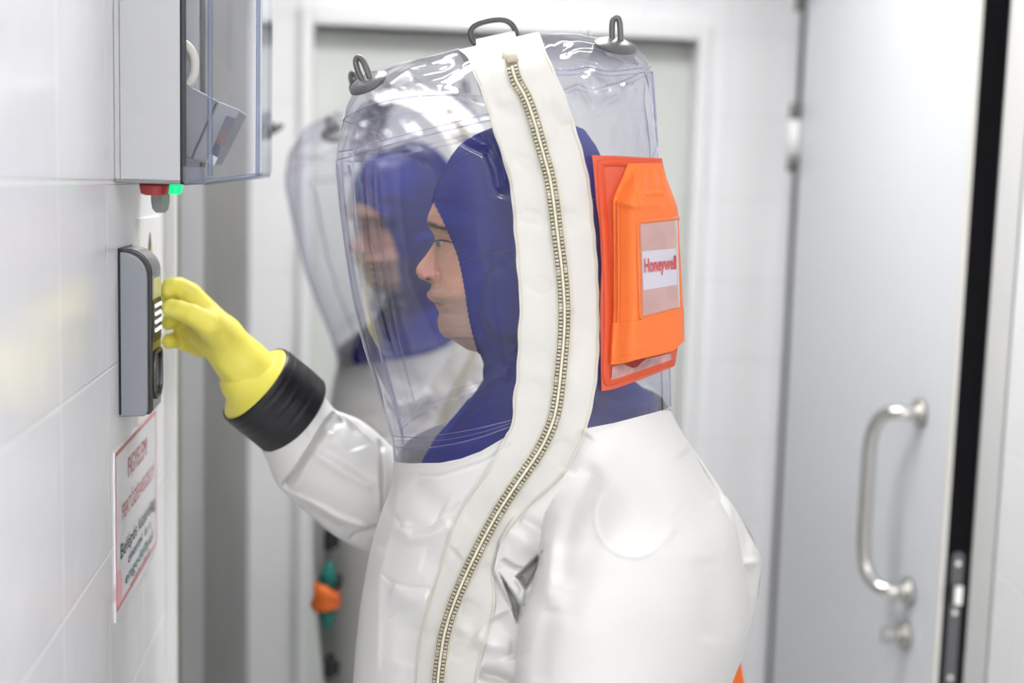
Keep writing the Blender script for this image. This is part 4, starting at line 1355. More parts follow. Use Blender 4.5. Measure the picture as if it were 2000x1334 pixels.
def capH(px, py):
    Fv = np.minimum(Fc(py), 1000); Bv = Bc(py)
    # width of the head at the opening follows the face
    u = np.clip((px - Fv) / (Bv - Fv) * 2 - 1, -1, 1)
    Wd = np.interp(py, [230, 320, 420, 500, 600, 680, 730, 790, 870, 960], [.088, .092, .094, .092, .084, .068, .070, .112, .148, .150])
    h = Wd * pillow(u, 2.3)
    s = np.clip((py - Tc(px)) / 120, 0, 1)
    h = h * (1 - (1 - s) ** 2.2) ** .5
    fh = faceH(px, py) + .0018
    k = smooth01(1 - (px - Fc(py)) / 55) * smooth01((py - 385) / 15) * smooth01((692 - py) / 12)
    h = h * (1 - k) + np.maximum(fh, .001) * k
    inr = (py > 388) & (py < 694)
    h = np.where(inr, np.maximum(h, fh), h)
    # earpiece under the cap
    r = np.hypot((px - 990) / 50, (py - 590) / 78)
    h = h + .016 * smooth01((1.08 - r) / .22)
    for pth, a, w_ in (([(848, 356), (880, 320), (930, 285)], .002, 3), ([(902, 512), (940, 500), (1000, 486)], .0025, 3.5), ([(945, 722), (975, 700), (1010, 690)], .006, 8),
                       ([(925, 770), (960, 740), (1000, 725)], -.008, 10), ([(910, 800), (930, 770), (985, 742)], .007, 7), ([(860, 880), (890, 840), (930, 780)], .006, 8),
                       ([(930, 640), (960, 660), (1005, 655)], .003, 7), ([(1150, 760), (1200, 780), (1280, 770)], .010, 12), ([(1160, 800), (1210, 800), (1270, 790)], -.008, 12)):
        h = h + valley(px, py, pth, a, w_)
    h = np.where(inr & (px < Fc(py) + 48), np.maximum(h, faceH(px, py) + .0012), h)
    return np.maximum(h, 0)


nr, ncol = 300, 190
t = (np.linspace(0, 1, nr)[:, None]) ** 1.35; c = np.linspace(0, 1, ncol)[None, :]
c = .5 - .5 * np.cos(np.pi * c) * .6 - .5 * (1 - 2 * c) * .4
py = 250 + 600 * t + 0 * c
for _ in range(20):
    px = Fc(py) + (Bc(py) - Fc(py)) * c
    py = .5 * py + .5 * (Tc(px) * (1 - t) + 915 * t)
Hc = capH(px, py)
opening = (py > 393) & (py < 691)
Hc[:, 0] = np.where(opening[:, 0], Hc[:, 0], 0)
Hc[:, -1] = 0
# keep the chest of the undersuit inside the white suit
Hc = np.minimum(Hc, np.maximum(hoodH(px, py) - .008, 0) + (py < 700) * 1.0)
cp = P(px, py, HY - Hc)
me = mesh(np.vstack([cp.reshape(-1, 3), (cp * [1, -1, 1] + [0, 2 * HY, 0]).reshape(-1, 3)]), gridfaces(nr, ncol) + gridfaces(nr, ncol, off=nr * ncol, flip=True))
cap = link('undercap', weld(me), BLUE, man)
cap['label'] = 'royal blue balaclava and shoulder layer'
for pth in ([(846, 388), (853, 358), (880, 322), (935, 290), (990, 320)], [(902, 512), (940, 501), (1003, 487)], ):
    q = resample(pth, 60, 2); hh_ = capH(q[:, 0], q[:, 1])
    s = P(q[:, 0], q[:, 1], HY - hh_ - .0004)
    b = MB(); b.tube([Vector(v) for v in s], .0006, 5); b.build('cap_seam', BLUED, cap, smooth=True)
# elastic hem of the cap around the face
hem = [(844, 391), (850, 396), (866, 428), (884, 470), (897, 500), (909, 560), (914, 600), (922, 640), (929, 670), (936, 690)]
q = resample(hem, 160, 2); hh_ = faceH(q[:, 0], q[:, 1])
s = P(q[:, 0], q[:, 1], HY - hh_ - .0022)
s[0, 1] = HY
b = MB(); rr_ = [.0012 + .0003 * math.sin(k * 1.1) for k in range(len(s))]
b.tube([Vector(v) for v in s], rr_, 8)
s2 = s * [1, -1, 1] + [0, 2 * HY, 0]
b.tube([Vector(v) for v in s2], rr_, 8)
b.build('cap_hem', BLUE, cap, smooth=True)


# ------------------------------------------------------------------ implicit surfaces for the glove
def capsule(X, a, b_, ra, rb):
    a = np.array(a); b_ = np.array(b_); d = b_ - a
    t = np.clip(((X - a) @ d) / (d @ d), 0, 1)
    return np.linalg.norm(X - a - t[..., None] * d, axis=-1) - (ra + (rb - ra) * t)


def smin(a, b_, k):
    h = np.clip(.5 + .5 * (b_ - a) / k, 0, 1)
    return b_ * (1 - h) + a * h - k * h * (1 - h)


def surface_net(f, lo, hi, res):
    nx = [int(math.ceil((hi[i] - lo[i]) / res)) + 1 for i in range(3)]
    ax = [lo[i] + res * np.arange(nx[i]) for i in range(3)]
    X = np.stack(np.meshgrid(*ax, indexing='ij'), -1)
    D = f(X)
    S = D < 0
    corners = [(i, j, k) for i in (0, 1) for j in (0, 1) for k in (0, 1)]
    def sh(A, c): return A[c[0]:A.shape[0] - 1 + c[0], c[1]:A.shape[1] - 1 + c[1], c[2]:A.shape[2] - 1 + c[2]]
    cnt = sum(sh(S, c).astype(int) for c in corners)
    act = (cnt > 0) & (cnt < 8)
    acc = np.zeros(act.shape + (3,)); num = np.zeros(act.shape)
    for a in corners:
        for k in range(3):
            if a[k] == 0:
                b_ = list(a); b_[k] = 1
                d0 = sh(D, a); d1 = sh(D, tuple(b_))
                cr = (d0 < 0) != (d1 < 0)
                t = np.where(cr, d0 / np.where(cr, d0 - d1, 1), 0)
                pos = np.array(a, float) + t[..., None] * np.eye(3)[k]
                acc += np.where(cr[..., None], pos, 0); num += cr
    idx = -np.ones(act.shape, int); ii = np.argwhere(act); idx[act] = np.arange(len(ii))
    vs = np.array(lo) + (ii + acc[act] / num[act][:, None]) * res
    fs = []
    for k in range(3):
        u_, v_ = (k + 1) % 3, (k + 2) % 3
        d0 = S; d1 = np.roll(S, -1, k)
        sl_ = [slice(None)] * 3; sl_[k] = slice(0, -1)
        cr = np.zeros_like(S); cr[tuple(sl_)] = (d0 != d1)[tuple(sl_)]
        for q in np.argwhere(cr):
            if q[u_] < 1 or q[v_] < 1 or q[u_] >= act.shape[u_] or q[v_] >= act.shape[v_] or q[k] >= act.shape[k]:
                continue
            e1 = np.zeros(3, int); e1[u_] = 1; e2 = np.zeros(3, int); e2[v_] = 1
            qs = [idx[tuple(q - e1 - e2)], idx[tuple(q - e2)], idx[tuple(q)], idx[tuple(q - e1)]]
            if min(qs) < 0:
                continue
            if not S[tuple(q)]:
                qs = qs[::-1]
            fs.append(qs)
    return mesh(vs, fs)


def relax(me, it=3, fac=.5):
    bm = bmesh.new(); bm.from_mesh(me)
    for _ in range(it):
        bmesh.ops.smooth_vert(bm, verts=bm.verts, factor=fac, use_axis_x=True, use_axis_y=True, use_axis_z=True)
    bmesh.ops.recalc_face_normals(bm, faces=bm.faces)
    bm.to_mesh(me); bm.free()
    return me


PX = 1.45 / F          # metres per photo pixel at the hand


def c3(px, py, Y):
    return P(px, py, Y)


GC = [  # chains: points (px, py, Y, radius px)
    [(478, 715, 1.462, 46), (455, 690, 1.461, 47), (430, 660, 1.460, 47), (408, 636, 1.460, 42)],      # wrist and palm, near
    [(478, 712, 1.490, 42), (440, 672, 1.492, 44), (405, 632, 1.492, 38)],                              # palm, far half
    [(405, 612, 1.462, 27), (372, 575, 1.462, 23), (352, 561, 1.460, 20.5), (336, 561, 1.452, 19), (326, 568, 1.448, 16)],   # forefinger
    [(410, 620, 1.492, 25), (372, 590, 1.497, 22), (345, 580, 1.492, 19), (332, 584, 1.484, 17), (328, 590, 1.478, 14)],   # middle finger
    [(395, 660, 1.500, 22), (362, 640, 1.505, 20), (342, 624, 1.497, 17.5), (332, 627, 1.486, 16), (328, 632, 1.480, 14)],  # ring finger
    [(392, 680, 1.506, 20), (362, 668, 1.512, 18.5), (342, 664, 1.504, 16), (332, 666, 1.492, 15), (327, 669, 1.486, 13)],     # little finger
]
TH_ = [(446, 672, 1.452, 38), (428, 652, 1.438, 32), (408, 633, 1.420, 27), (378, 616, 1.412, 21), (350, 606, 1.414, 19.5), (334, 602, 1.418, 17.5), (330, 601, 1.420, 15)]


def chain(X, ch):
    d = None
    for (a, b_) in zip(ch[:-1], ch[1:]):
        q = capsule(X, c3(*a[:3]), c3(*b_[:3]), a[3] * PX, b_[3] * PX)
        d = q if d is None else smin(d, q, .003)
    return d


def glove_sdf(X):
    d = smin(chain(X, GC[0]), chain(X, GC[1]), .012)
    for ch in GC[2:]:
        d = smin(d, chain(X, ch), .0022)
    d = smin(d, chain(X, TH_), .005)
    # gauntlet flare up to the cuff ring
    wrist = capsule(X, c3(478, 715, 1.47), c3(502, 742, 1.476), .030, .036)
    d = smin(d, wrist, .010)
    # wrinkles at the wrist and across the finger joints
    d = d + .0010 * np.sin(X[..., 0] * 210 + X[..., 2] * 160) * np.exp(-((X - c3(455, 745, 1.45)) ** 2).sum(-1) / .0006)
    for (x_, y_) in ((348, 562), (326, 563)):
        q = c3(x_, y_, 1.43)
        d = d + .0016 * np.exp(-((X[..., 0] - q[0]) / .0022) ** 2) * np.exp(-((X[..., 2] - q[2]) / .016) ** 2) * (X[..., 1] < 1.47)
    return d


lo_ = c3(300, 760, 1.5).copy(); hi_ = c3(520, 530, 1.4).copy()
me = surface_net(glove_sdf, [lo_[0] - .01, 1.385, lo_[2] - .04], [hi_[0] + .045, 1.545, hi_[2] + .02], .0022)
glove = link('glove', relax(me, 4), YEL, man)
glove['label'] = 'yellow rubber glove with bent fingers'
# ring of the glove and black cuff: round parts around the forearm axis
ax3 = np.array([-.70 * .93, -.36, .69 * .93]); ax3 /= np.linalg.norm(ax3)
rc = c3(499, 750, 1.475)
e1 = np.cross(ax3, [0, 1, 0]); e1 /= np.linalg.norm(e1); e2 = np.cross(ax3, e1)


def lathe(prof, n_=72, wob=None):
    vs_ = []
    for k, (a_, r_) in enumerate(prof):
        for j in range(n_):
            th = 2 * math.pi * j / n_
            rr = r_ + (wob(a_, th) if wob else 0)
            vs_.append(rc + ax3 * a_ + (e1 * math.cos(th) + e2 * math.sin(th)) * rr)
    return vs_, gridfaces(len(prof), n_, wrapc=True)


CR = .0505
b = MB(); vs_, fs_ = lathe([(.034, .020), (.030, .027), (.022, .0315), (.014, .0345), (.008, .038), (.005, .043), (.0035, .047), (.001, .0492), (-.002, .0500), (-.006, .0500)])
b.add(vs_, fs_)
b.build('glove_flange', YEL, glove, smooth=True)
b = MB(); prf = [(.0005, .0495), (.0015, .0512), (-.001, .0522)]
a_ = -.004
while a_ > -.060:
    prf += [(a_, .0520 + .0006 * math.sin(a_ * 900)), (a_ - .0022, .0528 + .0005 * math.sin(a_ * 1400))]
    a_ -= .0044
prf += [(-.062, .0515), (-.0625, .049)]
vs_, fs_ = lathe(prf, wob=lambda a_, th: .0006 * math.sin(3 * th + a_ * 60))
b.add(vs_, fs_)
cuff = b.build('cuff', BLACK, man, smooth=True)
cuff['label'] = 'black rubber cuff between glove and sleeve'

# ------------------------------------------------------------------ far sleeve
up_ = [(588, 768), (600, 762), (620, 763), (628, 765), (645, 790), (658, 803), (676, 808), (700, 818), (722, 832), (742, 850), (765, 872), (800, 900), (850, 930), (900, 960)]
dn2 = [(520, 832), (512, 848), (508, 866), (512, 880), (524, 905), (535, 938), (549, 956), (575, 980), (612, 1012), (645, 1042), (685, 1065), (730, 1085), (790, 1100), (850, 1115)]
n = 200
U_ = resample(up_, n, 2); D_ = resample(dn2, n, 2)
cu_ = np.linspace(0, 1, 130); cu_ = .5 - .5 * np.cos(np.pi * cu_)
G = U_[:, None, :] * (1 - cu_[None, :, None]) + D_[:, None, :] * cu_[None, :, None]
gx, gy = G[..., 0], G[..., 1]
tt = np.linspace(0, 1, n)[:, None]
Yc_ = np.interp(tt, [0, .15, .5, .8, 1], [1.492, 1.50, 1.535, 1.57, 1.57])
wd = np.linalg.norm(U_ - D_, axis=1)[:, None] * 1.5 / F / 2
hb = np.minimum(wd, .085) * (.62 + .38 * smooth01(tt / .10)) * pillow(cu_[None, :] * 2 - 1, 2.2)
f = .0014 * wav(gx, gy, 30, 4) + .001 * wav(gx, gy, 15, 7)
f = f + step(gx, gy, [(658, 796), (635, 820), (606, 868), (575, 915), (543, 955)], .026, 30, side=-1, edge=4, tap=.02)
f = f + valley(gx, gy, [(665, 812), (640, 850), (616, 884), (590, 925), (566, 966)], -.006, 10)
f = f + valley(gx, gy, [(640, 842), (650, 830), (668, 818)], .010, 7)
f = f + valley(gx, gy, [(612, 866), (650, 888), (690, 915), (736, 942)], .0045, 12)
f = f + valley(gx, gy, [(608, 880), (650, 905), (690, 930), (734, 955)], -.005, 12)
f = f + valley(gx, gy, [(560, 962), (610, 985), (660, 1012), (722, 1034)], -.007, 8)
f = f + valley(gx, gy, [(575, 985), (625, 1015), (670, 1040)], .006, 16)
f = f + step(gx, gy, [(737, 850), (739, 890), (741, 940), (745, 1002)], .015, 16, side=-1, edge=4, tap=.1)
f = f + valley(gx, gy, [(749, 870), (752, 930), (748, 1000)], -.007, 8)
f = f + step(gx, gy, [(672, 1062), (690, 1040), (715, 1032), (740, 1024)], .012, 26, side=1, edge=4, tap=.1)
f = f + valley(gx, gy, [(700, 822), (690, 850), (700, 880)], .005, 16)
f = f + valley(gx, gy, [(525, 880), (560, 860), (600, 835)], -.003, 20)
ee = np.minimum(cu_, 1 - cu_)[None, :] * wd / 1.5 * F
near = P(gx, gy, Yc_ - hb - f * smooth01(ee / 9))
far = P(gx, gy, Yc_ + hb * .9)
vs = np.vstack([near.reshape(-1, 3), far.reshape(-1, 3)])
sl2 = link('sleeve', weld(mesh(vs, gridfaces(n, 130) + gridfaces(n, 130, off=n * 130, flip=True))), SUIT, man)
sl2['label'] = 'white sleeve of the raised arm'

# ------------------------------------------------------------------ hooks and carrying loops on the crown
def hook(base, loop, name='hood_hook', r=.0030, mir=False, th=.0022):
    """base: outline of the rubber foot (px,py,out); loop: centre line of the ring (px,py,Y)"""
    b = MB()
    pts = [Vector(P(x, y, YC - o_)) for x, y, o_ in base]
    ctr = sum(pts, Vector()) / len(pts)
    for k in range(len(pts)):
        pass
    vs_ = [v for v in pts] + [v * .45 + ctr * .55 + Vector((0, -.0015, .0045)) for v in pts] + [v + Vector((0, .004, -.003)) for v in pts]
    N_ = len(pts)
    b.add(vs_, [(i, (i + 1) % N_, N_ + (i + 1) % N_, N_ + i) for i in range(N_)] + [tuple(N_ + i for i in range(N_))] + [(2 * N_ + i, 2 * N_ + (i + 1) % N_, (i + 1) % N_, i) for i in range(N_)])
    ho = b.build(name, GREYR, man, smooth=True)
    b = MB(); b.tube([Vector(P(x, y, Y_)) for x, y, Y_ in resample(loop, 40, 2)], r, 12, flat=1.25)
    b.build('ring', GREYR, ho, smooth=True)
    return ho


def ring_base(cx, cy, rx, ry, tilt, o0, o1, n_=22):
    out = []
    for k in range(n_):
        a = 2 * math.pi * k / n_
        x = math.cos(a) * rx; y = math.sin(a) * ry
        X_ = cx + x * math.cos(tilt) - y * math.sin(tilt); Y_ = cy + x * math.sin(tilt) + y * math.cos(tilt)
        out.append((X_, Y_, o0 + (o1 - o0) * (math.sin(a) * .5 + .5)))
    return out


hook(ring_base(719, 158, 40, 14, -.48, .055, .105), [(712, 162, 1.350), (703, 148, 1.350), (694, 124, 1.352), (697, 111, 1.352), (706, 113, 1.350), (716, 134, 1.346), (724, 156, 1.344)])
hook(ring_base(1203, 86, 43, 12, .20, .055, .11), [(1196, 88, 1.350), (1195, 60, 1.350), (1196, 40, 1.350), (1203, 33, 1.350), (1210, 38, 1.350), (1212, 62, 1.348), (1212, 88, 1.346)])
hk = hook(ring_base(700, 160, 22, 8, -.6, -.055, -.105), [(690, 168, 1.515), (684, 152, 1.515), (686, 141, 1.515), (692, 143, 1.515), (698, 156, 1.513)], r=.0028)
# middle D ring through a webbing loop on the band
tabv = [(930, 88), (1008, 70), (1002, 62), (1001, 60), (930, 76), (927, 78)]
b = MB()
q = [Vector(P(x, y, YC - o_)) for x, y, o_ in ((931, 96, .046), (1010, 78, .046), (1005, 60, .016), (928, 77, .016))]
q2 = [v + Vector((0, .012, .0)) for v in q]
b.add(q + q2, [(0, 1, 2, 3), (4, 7, 6, 5), (0, 4, 5, 1), (1, 5, 6, 2), (2, 6, 7, 3), (3, 7, 4, 0)])
tab = b.build('webbing_tab', mat('webbing', (.80, .80, .79), rough=.7, bump=.0006, bscale=220), man, bevel=.0015)
b = MB(); lp_ = resample([(929, 88, YC - .012), (920, 76, YC - .012), (918, 60, YC - .012), (930, 47, YC - .012), (960, 39, YC - .012), (985, 38, YC - .012), (1000, 47, YC - .012), (1009, 64, YC - .012), (1008, 70, YC - .012)], 60, 2)
b.tube([Vector(P(x, y, Y_)) for x, y, Y_ in lp_] + [Vector(P(1000, 70, YC - .016)), Vector(P(940, 84, YC - .016))], .0031, 12, closed=False)
b.build('d_ring', mat('dark_ring', (.05, .052, .06), rough=.35, coat=.2), tab, smooth=True)
b = MB()
b.tube([Vector(P(x, y, YC + .07)) for x, y in ((1143, 72), (1143, 62), (1148, 58), (1152, 62), (1151, 72))], .003, 8)
b.build('hanging_loop', mat('pale_loop', (.75, .75, .73), rough=.5), man, smooth=True)

# ------------------------------------------------------------------ orange filter pouch on the back of the hood
def poY(px, py):
    """depth of the backing sheet: it lies on the hood, which turns away to the right"""
    return np.interp(px, [1150, 1200, 1250, 1300, 1325], [1.268, 1.283, 1.305, 1.335, 1.352])


def patch(Lf, Rf, y0, y1, outf, nr=60, nc=40, y0f=None, y1f=None):
    v = np.linspace(0, 1, nr)[:, None]; c = np.linspace(0, 1, nc)[None, :]
    py = y0 + (y1 - y0) * v + 0 * c
    for _ in range(10):
        px = Lf(py) + (Rf(py) - Lf(py)) * c
        ya = y0f(px) if y0f else y0; yb = y1f(px) if y1f else y1
        py = .5 * py + .5 * (ya + (yb - ya) * v)
    return P(px, py, poY(px, py) - outf(px, py)), px, py


def solid(pts, thick, name, mt, parent, bevel=0.0, vec=(-.25, 1, 0)):
    R, Cc = pts.shape[:2]
    vv = Vector(vec).normalized(); vv = np.array(vv) * thick
    bk = pts + vv
    vs_ = np.vstack([pts.reshape(-1, 3), bk.reshape(-1, 3)])
    fs_ = gridfaces(R, Cc) + gridfaces(R, Cc, off=R * Cc, flip=True)
    rim = [j for j in range(Cc)] + [i * Cc + Cc - 1 for i in range(1, R)] + [(R - 1) * Cc + j for j in range(Cc - 2, -1, -1)] + [i * Cc for i in range(R - 2, 0, -1)]
    o_ = R * Cc
    fs_ += [(rim[k], rim[(k + 1) % len(rim)], rim[(k + 1) % len(rim)] + o_, rim[k] + o_) for k in range(len(rim))]
    me = mesh(vs_, fs_)
    bm = bmesh.new(); bm.from_mesh(me); bmesh.ops.recalc_face_normals(bm, faces=bm.faces); bm.to_mesh(me); bm.free()
    ob = link(name, me, mt, parent)
    for p_ in me.polygons[2 * (R - 1) * (Cc - 1):]:
        p_.use_smooth = False
    md = ob.modifiers.new('wn', 'EDGE_SPLIT'); md.split_angle = math.radians(45)
    return ob


BL = yx([(300, 1157), (340, 1161), (400, 1166), (440, 1172), (520, 1176), (600, 1173), (680, 1174), (765, 1175)])
BR = yx([(300, 1292), (318, 1294), (400, 1316), (600, 1330), (660, 1326), (715, 1319), (740, 1300)])
BT_ = xy([(1150, 303), (1200, 304), (1290, 309), (1330, 311)]); BB = xy([(1170, 765), (1200, 760), (1250, 742), (1300, 722), (1325, 712)])
bk, _, _ = patch(BL, BR, 305, 760, lambda x, y: .003 + .0008 * wav(x, y, 14, 3), 90, 50, BT_, BB)
back = solid(bk, .0022, 'filter_pouch_backing', mat('red_orange_sheet', (.66, .11, .055), rough=.45, noise=.08, nscale=60, bump=.0005, bscale=350), man)
back['label'] = 'red orange welded backing sheet'
# raised rim strip of the backing
def strip_path(pts, wpx, out, name, mt, parent, thick=.0012, nn=120, sm=1):
    q = resample(pts, nn, sm)
    d = np.gradient(q, axis=0); d /= np.linalg.norm(d, axis=1)[:, None]
    nn_ = np.stack([-d[:, 1], d[:, 0]], -1)
    cols = []
    for k in (-.5, -.42, 0, .42, .5):
        qq = q + nn_ * wpx * k
        cols.append(P(qq[:, 0], qq[:, 1], poY(qq[:, 0], qq[:, 1]) - out - (0 if abs(k) == .5 else thick)))
    g_ = np.stack(cols, 1)
    ob = link(name, weld(mesh(g_.reshape(-1, 3), gridfaces(nn, 5))), mt, parent)
    return ob


rim_ = [(1290, 319), (1235, 318), (1175, 317), (1173, 325), (1178, 400), (1185, 500), (1188, 600), (1187, 680), (1183, 748), (1200, 744), (1250, 728), (1314, 705)]
strip_path(rim_, 15, .0032, 'welded_rim', ORANGER, back, .0014, 200, 1)
# clear pocket film of the backing at its foot, with printed line drawing
mid = lambda x: 0
# pouch body
PL = yx([(318, 1228), (330, 1222), (345, 1217), (365, 1208), (390, 1198), (450, 1199), (600, 1200), (708, 1195)])
PR = yx([(318, 1292), (345, 1301), (380, 1314), (405, 1324), (500, 1329), (600, 1334), (665, 1336), (692, 1330)])
PT = xy([(1190, 322), (1228, 319), (1290, 318), (1336, 322)])
PB = xy([(1190, 711), (1215, 709), (1240, 702), (1290, 690), (1315, 684), (1337, 664)])


def pout(px, py):
    L0 = PL(py); R0 = PR(py)
    ridge = np.interp(py, [318, 360, 395, 420, 710], [36, 40, 46, 48, 46])
    s = np.clip((px - L0) / ridge, 0, 1)
    h = .006 + .032 * smooth01(s) ** .8
    s2 = np.clip((R0 - px) / 10, 0, 1)
    h = h * (.55 + .45 * s2 ** .5)
    v = np.clip((py - PT(px)) / 75, 0, 1)
    h = h * (.18 + .82 * smooth01(v) ** .8)
    v2 = np.clip((PB(px) - py) / 14, 0, 1)
    h = h * (.6 + .4 * v2 ** .5)
    h = h + .0012 * wav(px, py, 22, 1)
    for k in range(7):
        x0 = 1236 + k * 9
        h = h + valley(px, py, [(x0, 322), (x0 + 3 + k, 350), (x0 + 4 + k * 1.5, 385)], .0018 if k % 2 else -.0016, 3.2, tap=.3)
    # pressed slot
    h = h + valley(px, py, [(1262, 383), (1292, 381)], -.003, 9, pw=6, tap=0) + valley(px, py, [(1264, 386), (1292, 384)], .0035, 5, pw=4, tap=0)
    # horizontal bulge lines
    h = h + valley(px, py, [(1205, 395), (1245, 402), (1300, 400)], -.003, 8)
    return h


pb, ppx, ppy = patch(PL, PR, 318, 700, lambda x, y: .004 + pout(x, y), 190, 90, PT, PB)
pouch = solid(pb, .024, 'filter_pouch', ORANGE, man)
pouch['label'] = 'orange boxy filter pouch'
strip2 = lambda pts, w_, o_, nm, mt, th=.0010, nn=100, sm=1: None


def pstrip(pts, wpx, name, mt, thick=.0010, nn=100, sm=0, extra=.0002):
    q = resample(pts, nn, sm)
    d = np.gradient(q, axis=0); d /= np.linalg.norm(d, axis=1)[:, None]
    nn_ = np.stack([-d[:, 1], d[:, 0]], -1)
    cols = []
    for k in (-.5, -.38, 0, .38, .5):
        qq = q + nn_ * wpx * k
        cols.append(P(qq[:, 0], qq[:, 1], poY(qq[:, 0], qq[:, 1]) - .004 - pout(qq[:, 0], qq[:, 1]) - extra - (0 if abs(k) == .5 else thick)))
    g_ = np.stack(cols, 1)
    return link(name, mesh(g_.reshape(-1, 3), gridfaces(nn, 5)), mt, pouch)


# window frame, film, printed label
pstrip([(1327, 426), (1290, 429), (1247, 434), (1247, 434), (1249, 520), (1253, 622), (1253, 622), (1290, 613), (1330, 602)], 9, 'window_rim', mat('orange_rim_light', (.74, .17, .035), rough=.4), .0016, 160)
pstrip([(1207, 400), (1208, 500), (1208, 600), (1206, 632)], 5, 'side_piping', MATS['orange_rim_light'], .0014)
pstrip([(1203, 340 + 52), (1203, 500), (1203, 632)], 2, 'side_piping', ORANGER, .0008)


def pquad(pts4, extra, name, mt, parent, n_=16):
    a, b_, c_, d_ = [np.array(p_, float) for p_ in pts4]      # tl tr br bl
    v = np.linspace(0, 1, n_)[:, None, None]; u = np.linspace(0, 1, n_)[None, :, None]
    q = (a * (1 - u) + b_ * u) * (1 - v) + (d_ * (1 - u) + c_ * u) * v
    x_, y_ = q[..., 0], q[..., 1]
    pts = P(x_, y_, poY(x_, y_) - .004 - pout(x_, y_) - extra)
    return solid(pts, .0004, name, mt, parent)


pquad([(1251, 438), (1322, 431), (1327, 599), (1256, 617)], .0006, 'window_back', mat('window_peach', (.78, .42, .33), rough=.5, noise=.25, nscale=35), pouch)
lab = pquad([(1254, 491), (1321, 485), (1323, 556), (1257, 567)], .0014, 'printed_label', mat('label_white', (.80, .80, .86), rough=.35), pouch)
pquad([(1250, 437), (1323, 430), (1328, 600), (1255, 618)], .0028, 'window_film', WINDM, pouch)
vs_, fs_, lo2, hi2 = text_mesh('Honeywell', .022)
tx = []
TLq, TRq, BRq, BLq = np.array([1258.5, 505.]), np.array([1321., 499.]), np.array([1321.5, 524.5]), np.array([1259.5, 532.])
asc = 0.70
for x, y in vs_:
    u = (x - lo2[0]) / (hi2[0] - lo2[0]); v = 1 - y / asc
    # the sheet turns away to the right, so even letter widths follow the surface
    q = (TLq * (1 - u) + TRq * u) * (1 - v) + (BLq * (1 - u) + BRq * u) * v
    tx.append(P(q[0], q[1], float(poY(q[0], q[1])) - .004 - float(pout(np.array([q[0]]), np.array([q[1]]))[0]) - .0030))
txo = link('lettering', mesh(tx, fs_), REDL, lab, smooth=False)
# lower flap
FT = xy([(1190, 632), (1250, 626), (1290, 613), (1336, 600)])
FL = yx([(600, 1198), (632, 1198), (711, 1194)]); FR = yx([(595, 1335), (665, 1337), (692, 1332)])
fb, _, _ = patch(FL, FR, 630, 705, lambda x, y: .0062 + pout(x, np.minimum(y, PB(x) - 13)), 60, 60, FT, lambda x: PB(x) + 1.5)
flap = solid(fb, .006, 'pouch_flap', ORANGE, pouch)
b = MB(); q = [P(x, y, poY(x, y) - .006) for x, y in ((1212, 708), (1262, 700), (1245, 716), (1236, 719))]
b.prism([Vector(v) for v in q], (0, 0, 0), (0, .004, 0))
b.build('inner_flap', mat('deep_red', (.30, .03, .02), rough=.6), pouch)
# clear printed pocket showing under the pouch
pq = [(1196, 716), (1310, 690), (1312, 703), (1194, 743)]
a, b_, c_, d_ = [np.array(p_, float) for p_ in pq]
v = np.linspace(0, 1, 8)[:, None, None]; u = np.linspace(0, 1, 20)[None, :, None]
q = (a * (1 - u) + b_ * u) * (1 - v) + (d_ * (1 - u) + c_ * u) * v
solid(P(q[..., 0], q[..., 1], poY(q[..., 0], q[..., 1]) - .0048), .0005, 'pocket_film', mat('pink_film', (.66, .36, .34), rough=.25, noise=.5, nscale=60, coat=.5), back)

# orange strap end behind the elbow
b = MB()
q = [Vector(P(x, y, 1.50)) for x, y in ((1446, 1272), (1449, 1300), (1456, 1345), (1464, 1400), (1440, 1470), (1320, 1480), (1320, 1345), (1400, 1285))]
b.prism(q, (0, 0, 0), (0, .03, 0))
b.build('back_strap', ORANGE, man, bevel=.004)

# ================================================================== SECOND PERSON, FURTHER BACK
def copy_tree(o, parent, skip=()):
    c_ = o.copy(); COL.objects.link(c_)
    c_.parent = parent
    for ch in list(o.children):
        copy_tree(ch, c_)
    return c_


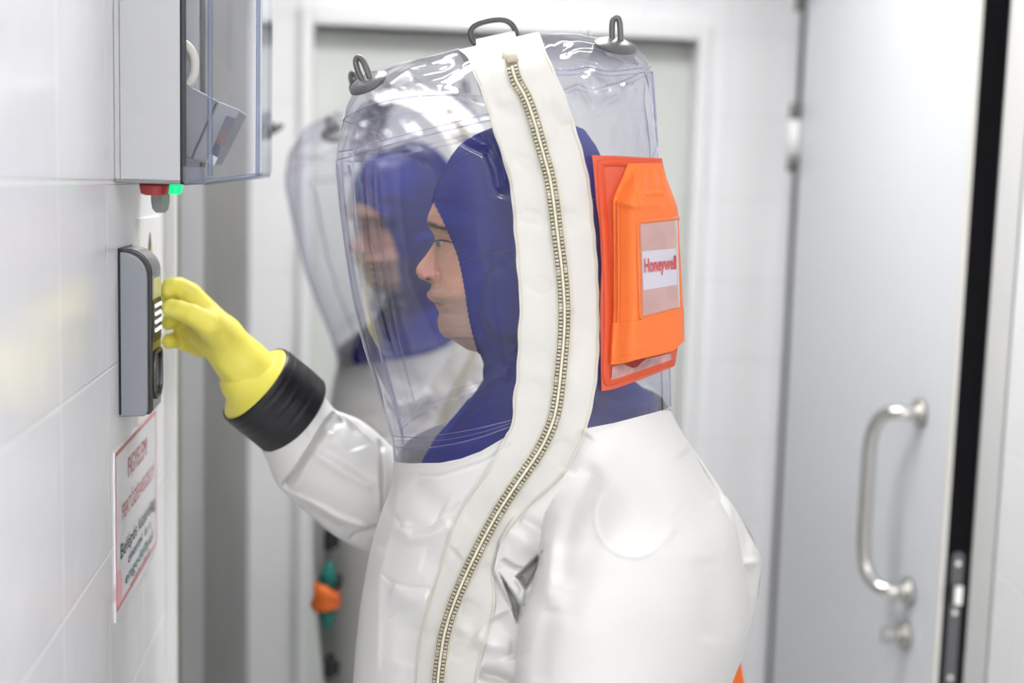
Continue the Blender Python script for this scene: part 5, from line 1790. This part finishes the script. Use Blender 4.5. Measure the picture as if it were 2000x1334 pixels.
man2 = empty('person', (0.03, 2.4, 0), 'person in white hooded suit further back, seen behind the nearer clear hood window', 'person')
keep = [o_ for o_ in man.children if o_.name.split('.')[0] in ('hood_window', 'zip_band', 'zip', 'suit', 'boot', 'face', 'undercap', 'hood_hook', 'sleeve', 'cuff', 'glove', 'webbing_tab')]
M0 = Matrix.Translation(Vector(FEET)).inverted()
piv = Vector((0.0, 0, 0.90))
for o_ in keep:
    nm = o_.name.split('.')[0]
    if nm in ('sleeve', 'cuff', 'glove'):
        continue
    c_ = copy_tree(o_, man2)
    c_.matrix_parent_inverse = Matrix.Identity(4)
    lean = math.radians(2.0)
    T_ = Matrix.Translation(piv) @ Matrix.Rotation(-lean, 4, 'Y') @ Matrix.Translation(-piv)
    if nm not in ('suit', 'zip_band', 'zip'):
        pv2 = Vector((0.0, 0, 1.42))
        T_ = T_ @ Matrix.Translation(pv2) @ Matrix.Rotation(-math.radians(4.5), 4, 'Y') @ Matrix.Translation(-pv2)
    if nm in ('boot',):
        T_ = Matrix.Identity(4)
    c_.matrix_basis = T_ @ M0
man2.location = (-.135, 2.32, 0)
man2.rotation_euler = (0, 0, math.radians(35))
M2I = (Matrix.Translation(man2.location) @ Matrix.Rotation(math.radians(35), 4, 'Z')).inverted()
Y2 = 2.10


def on2(o_):
    o_.parent = man2; o_.matrix_parent_inverse = M2I
    return o_


GREEN = mat('green_valve', (.0, .17, .14), rough=.4)
for cone in (((644, 1096), (642, 1120), (638, 1145)), ((642, 1232), (640, 1205), (637, 1182))):
    b = MB(); b.tube([V(x, y, Y2) for x, y in cone], [.004, .012, .018], 20)
    on2(b.build('valve_cone', GREEN, None, smooth=True))['label'] = 'dark green cone of the chest valve'
b = MB(); b.tube([V(648, 1146, Y2), V(640, 1152, Y2), V(637, 1166, Y2), V(636, 1180, Y2), V(637, 1188, Y2)], [.018, .026, .021, .026, .022], 24)
on2(b.build('valve_collar', ORANGE, None, smooth=True))['label'] = 'orange collar of the chest valve'
b = MB(); b.box(V(650, 1136, Y2 + .01), (.03, .03, .02))
on2(b.build('valve_seat', BLACK, None, bevel=.004))
for yb in (1052, 1300):
    b = MB(); b.box(V(644, yb, Y2 + .02), (.016, .03, .036)); b.box(V(651, yb + 4, Y2 + .02), (.02, .02, .022))
    on2(b.build('strap_buckle', BLACK, None, bevel=.004))
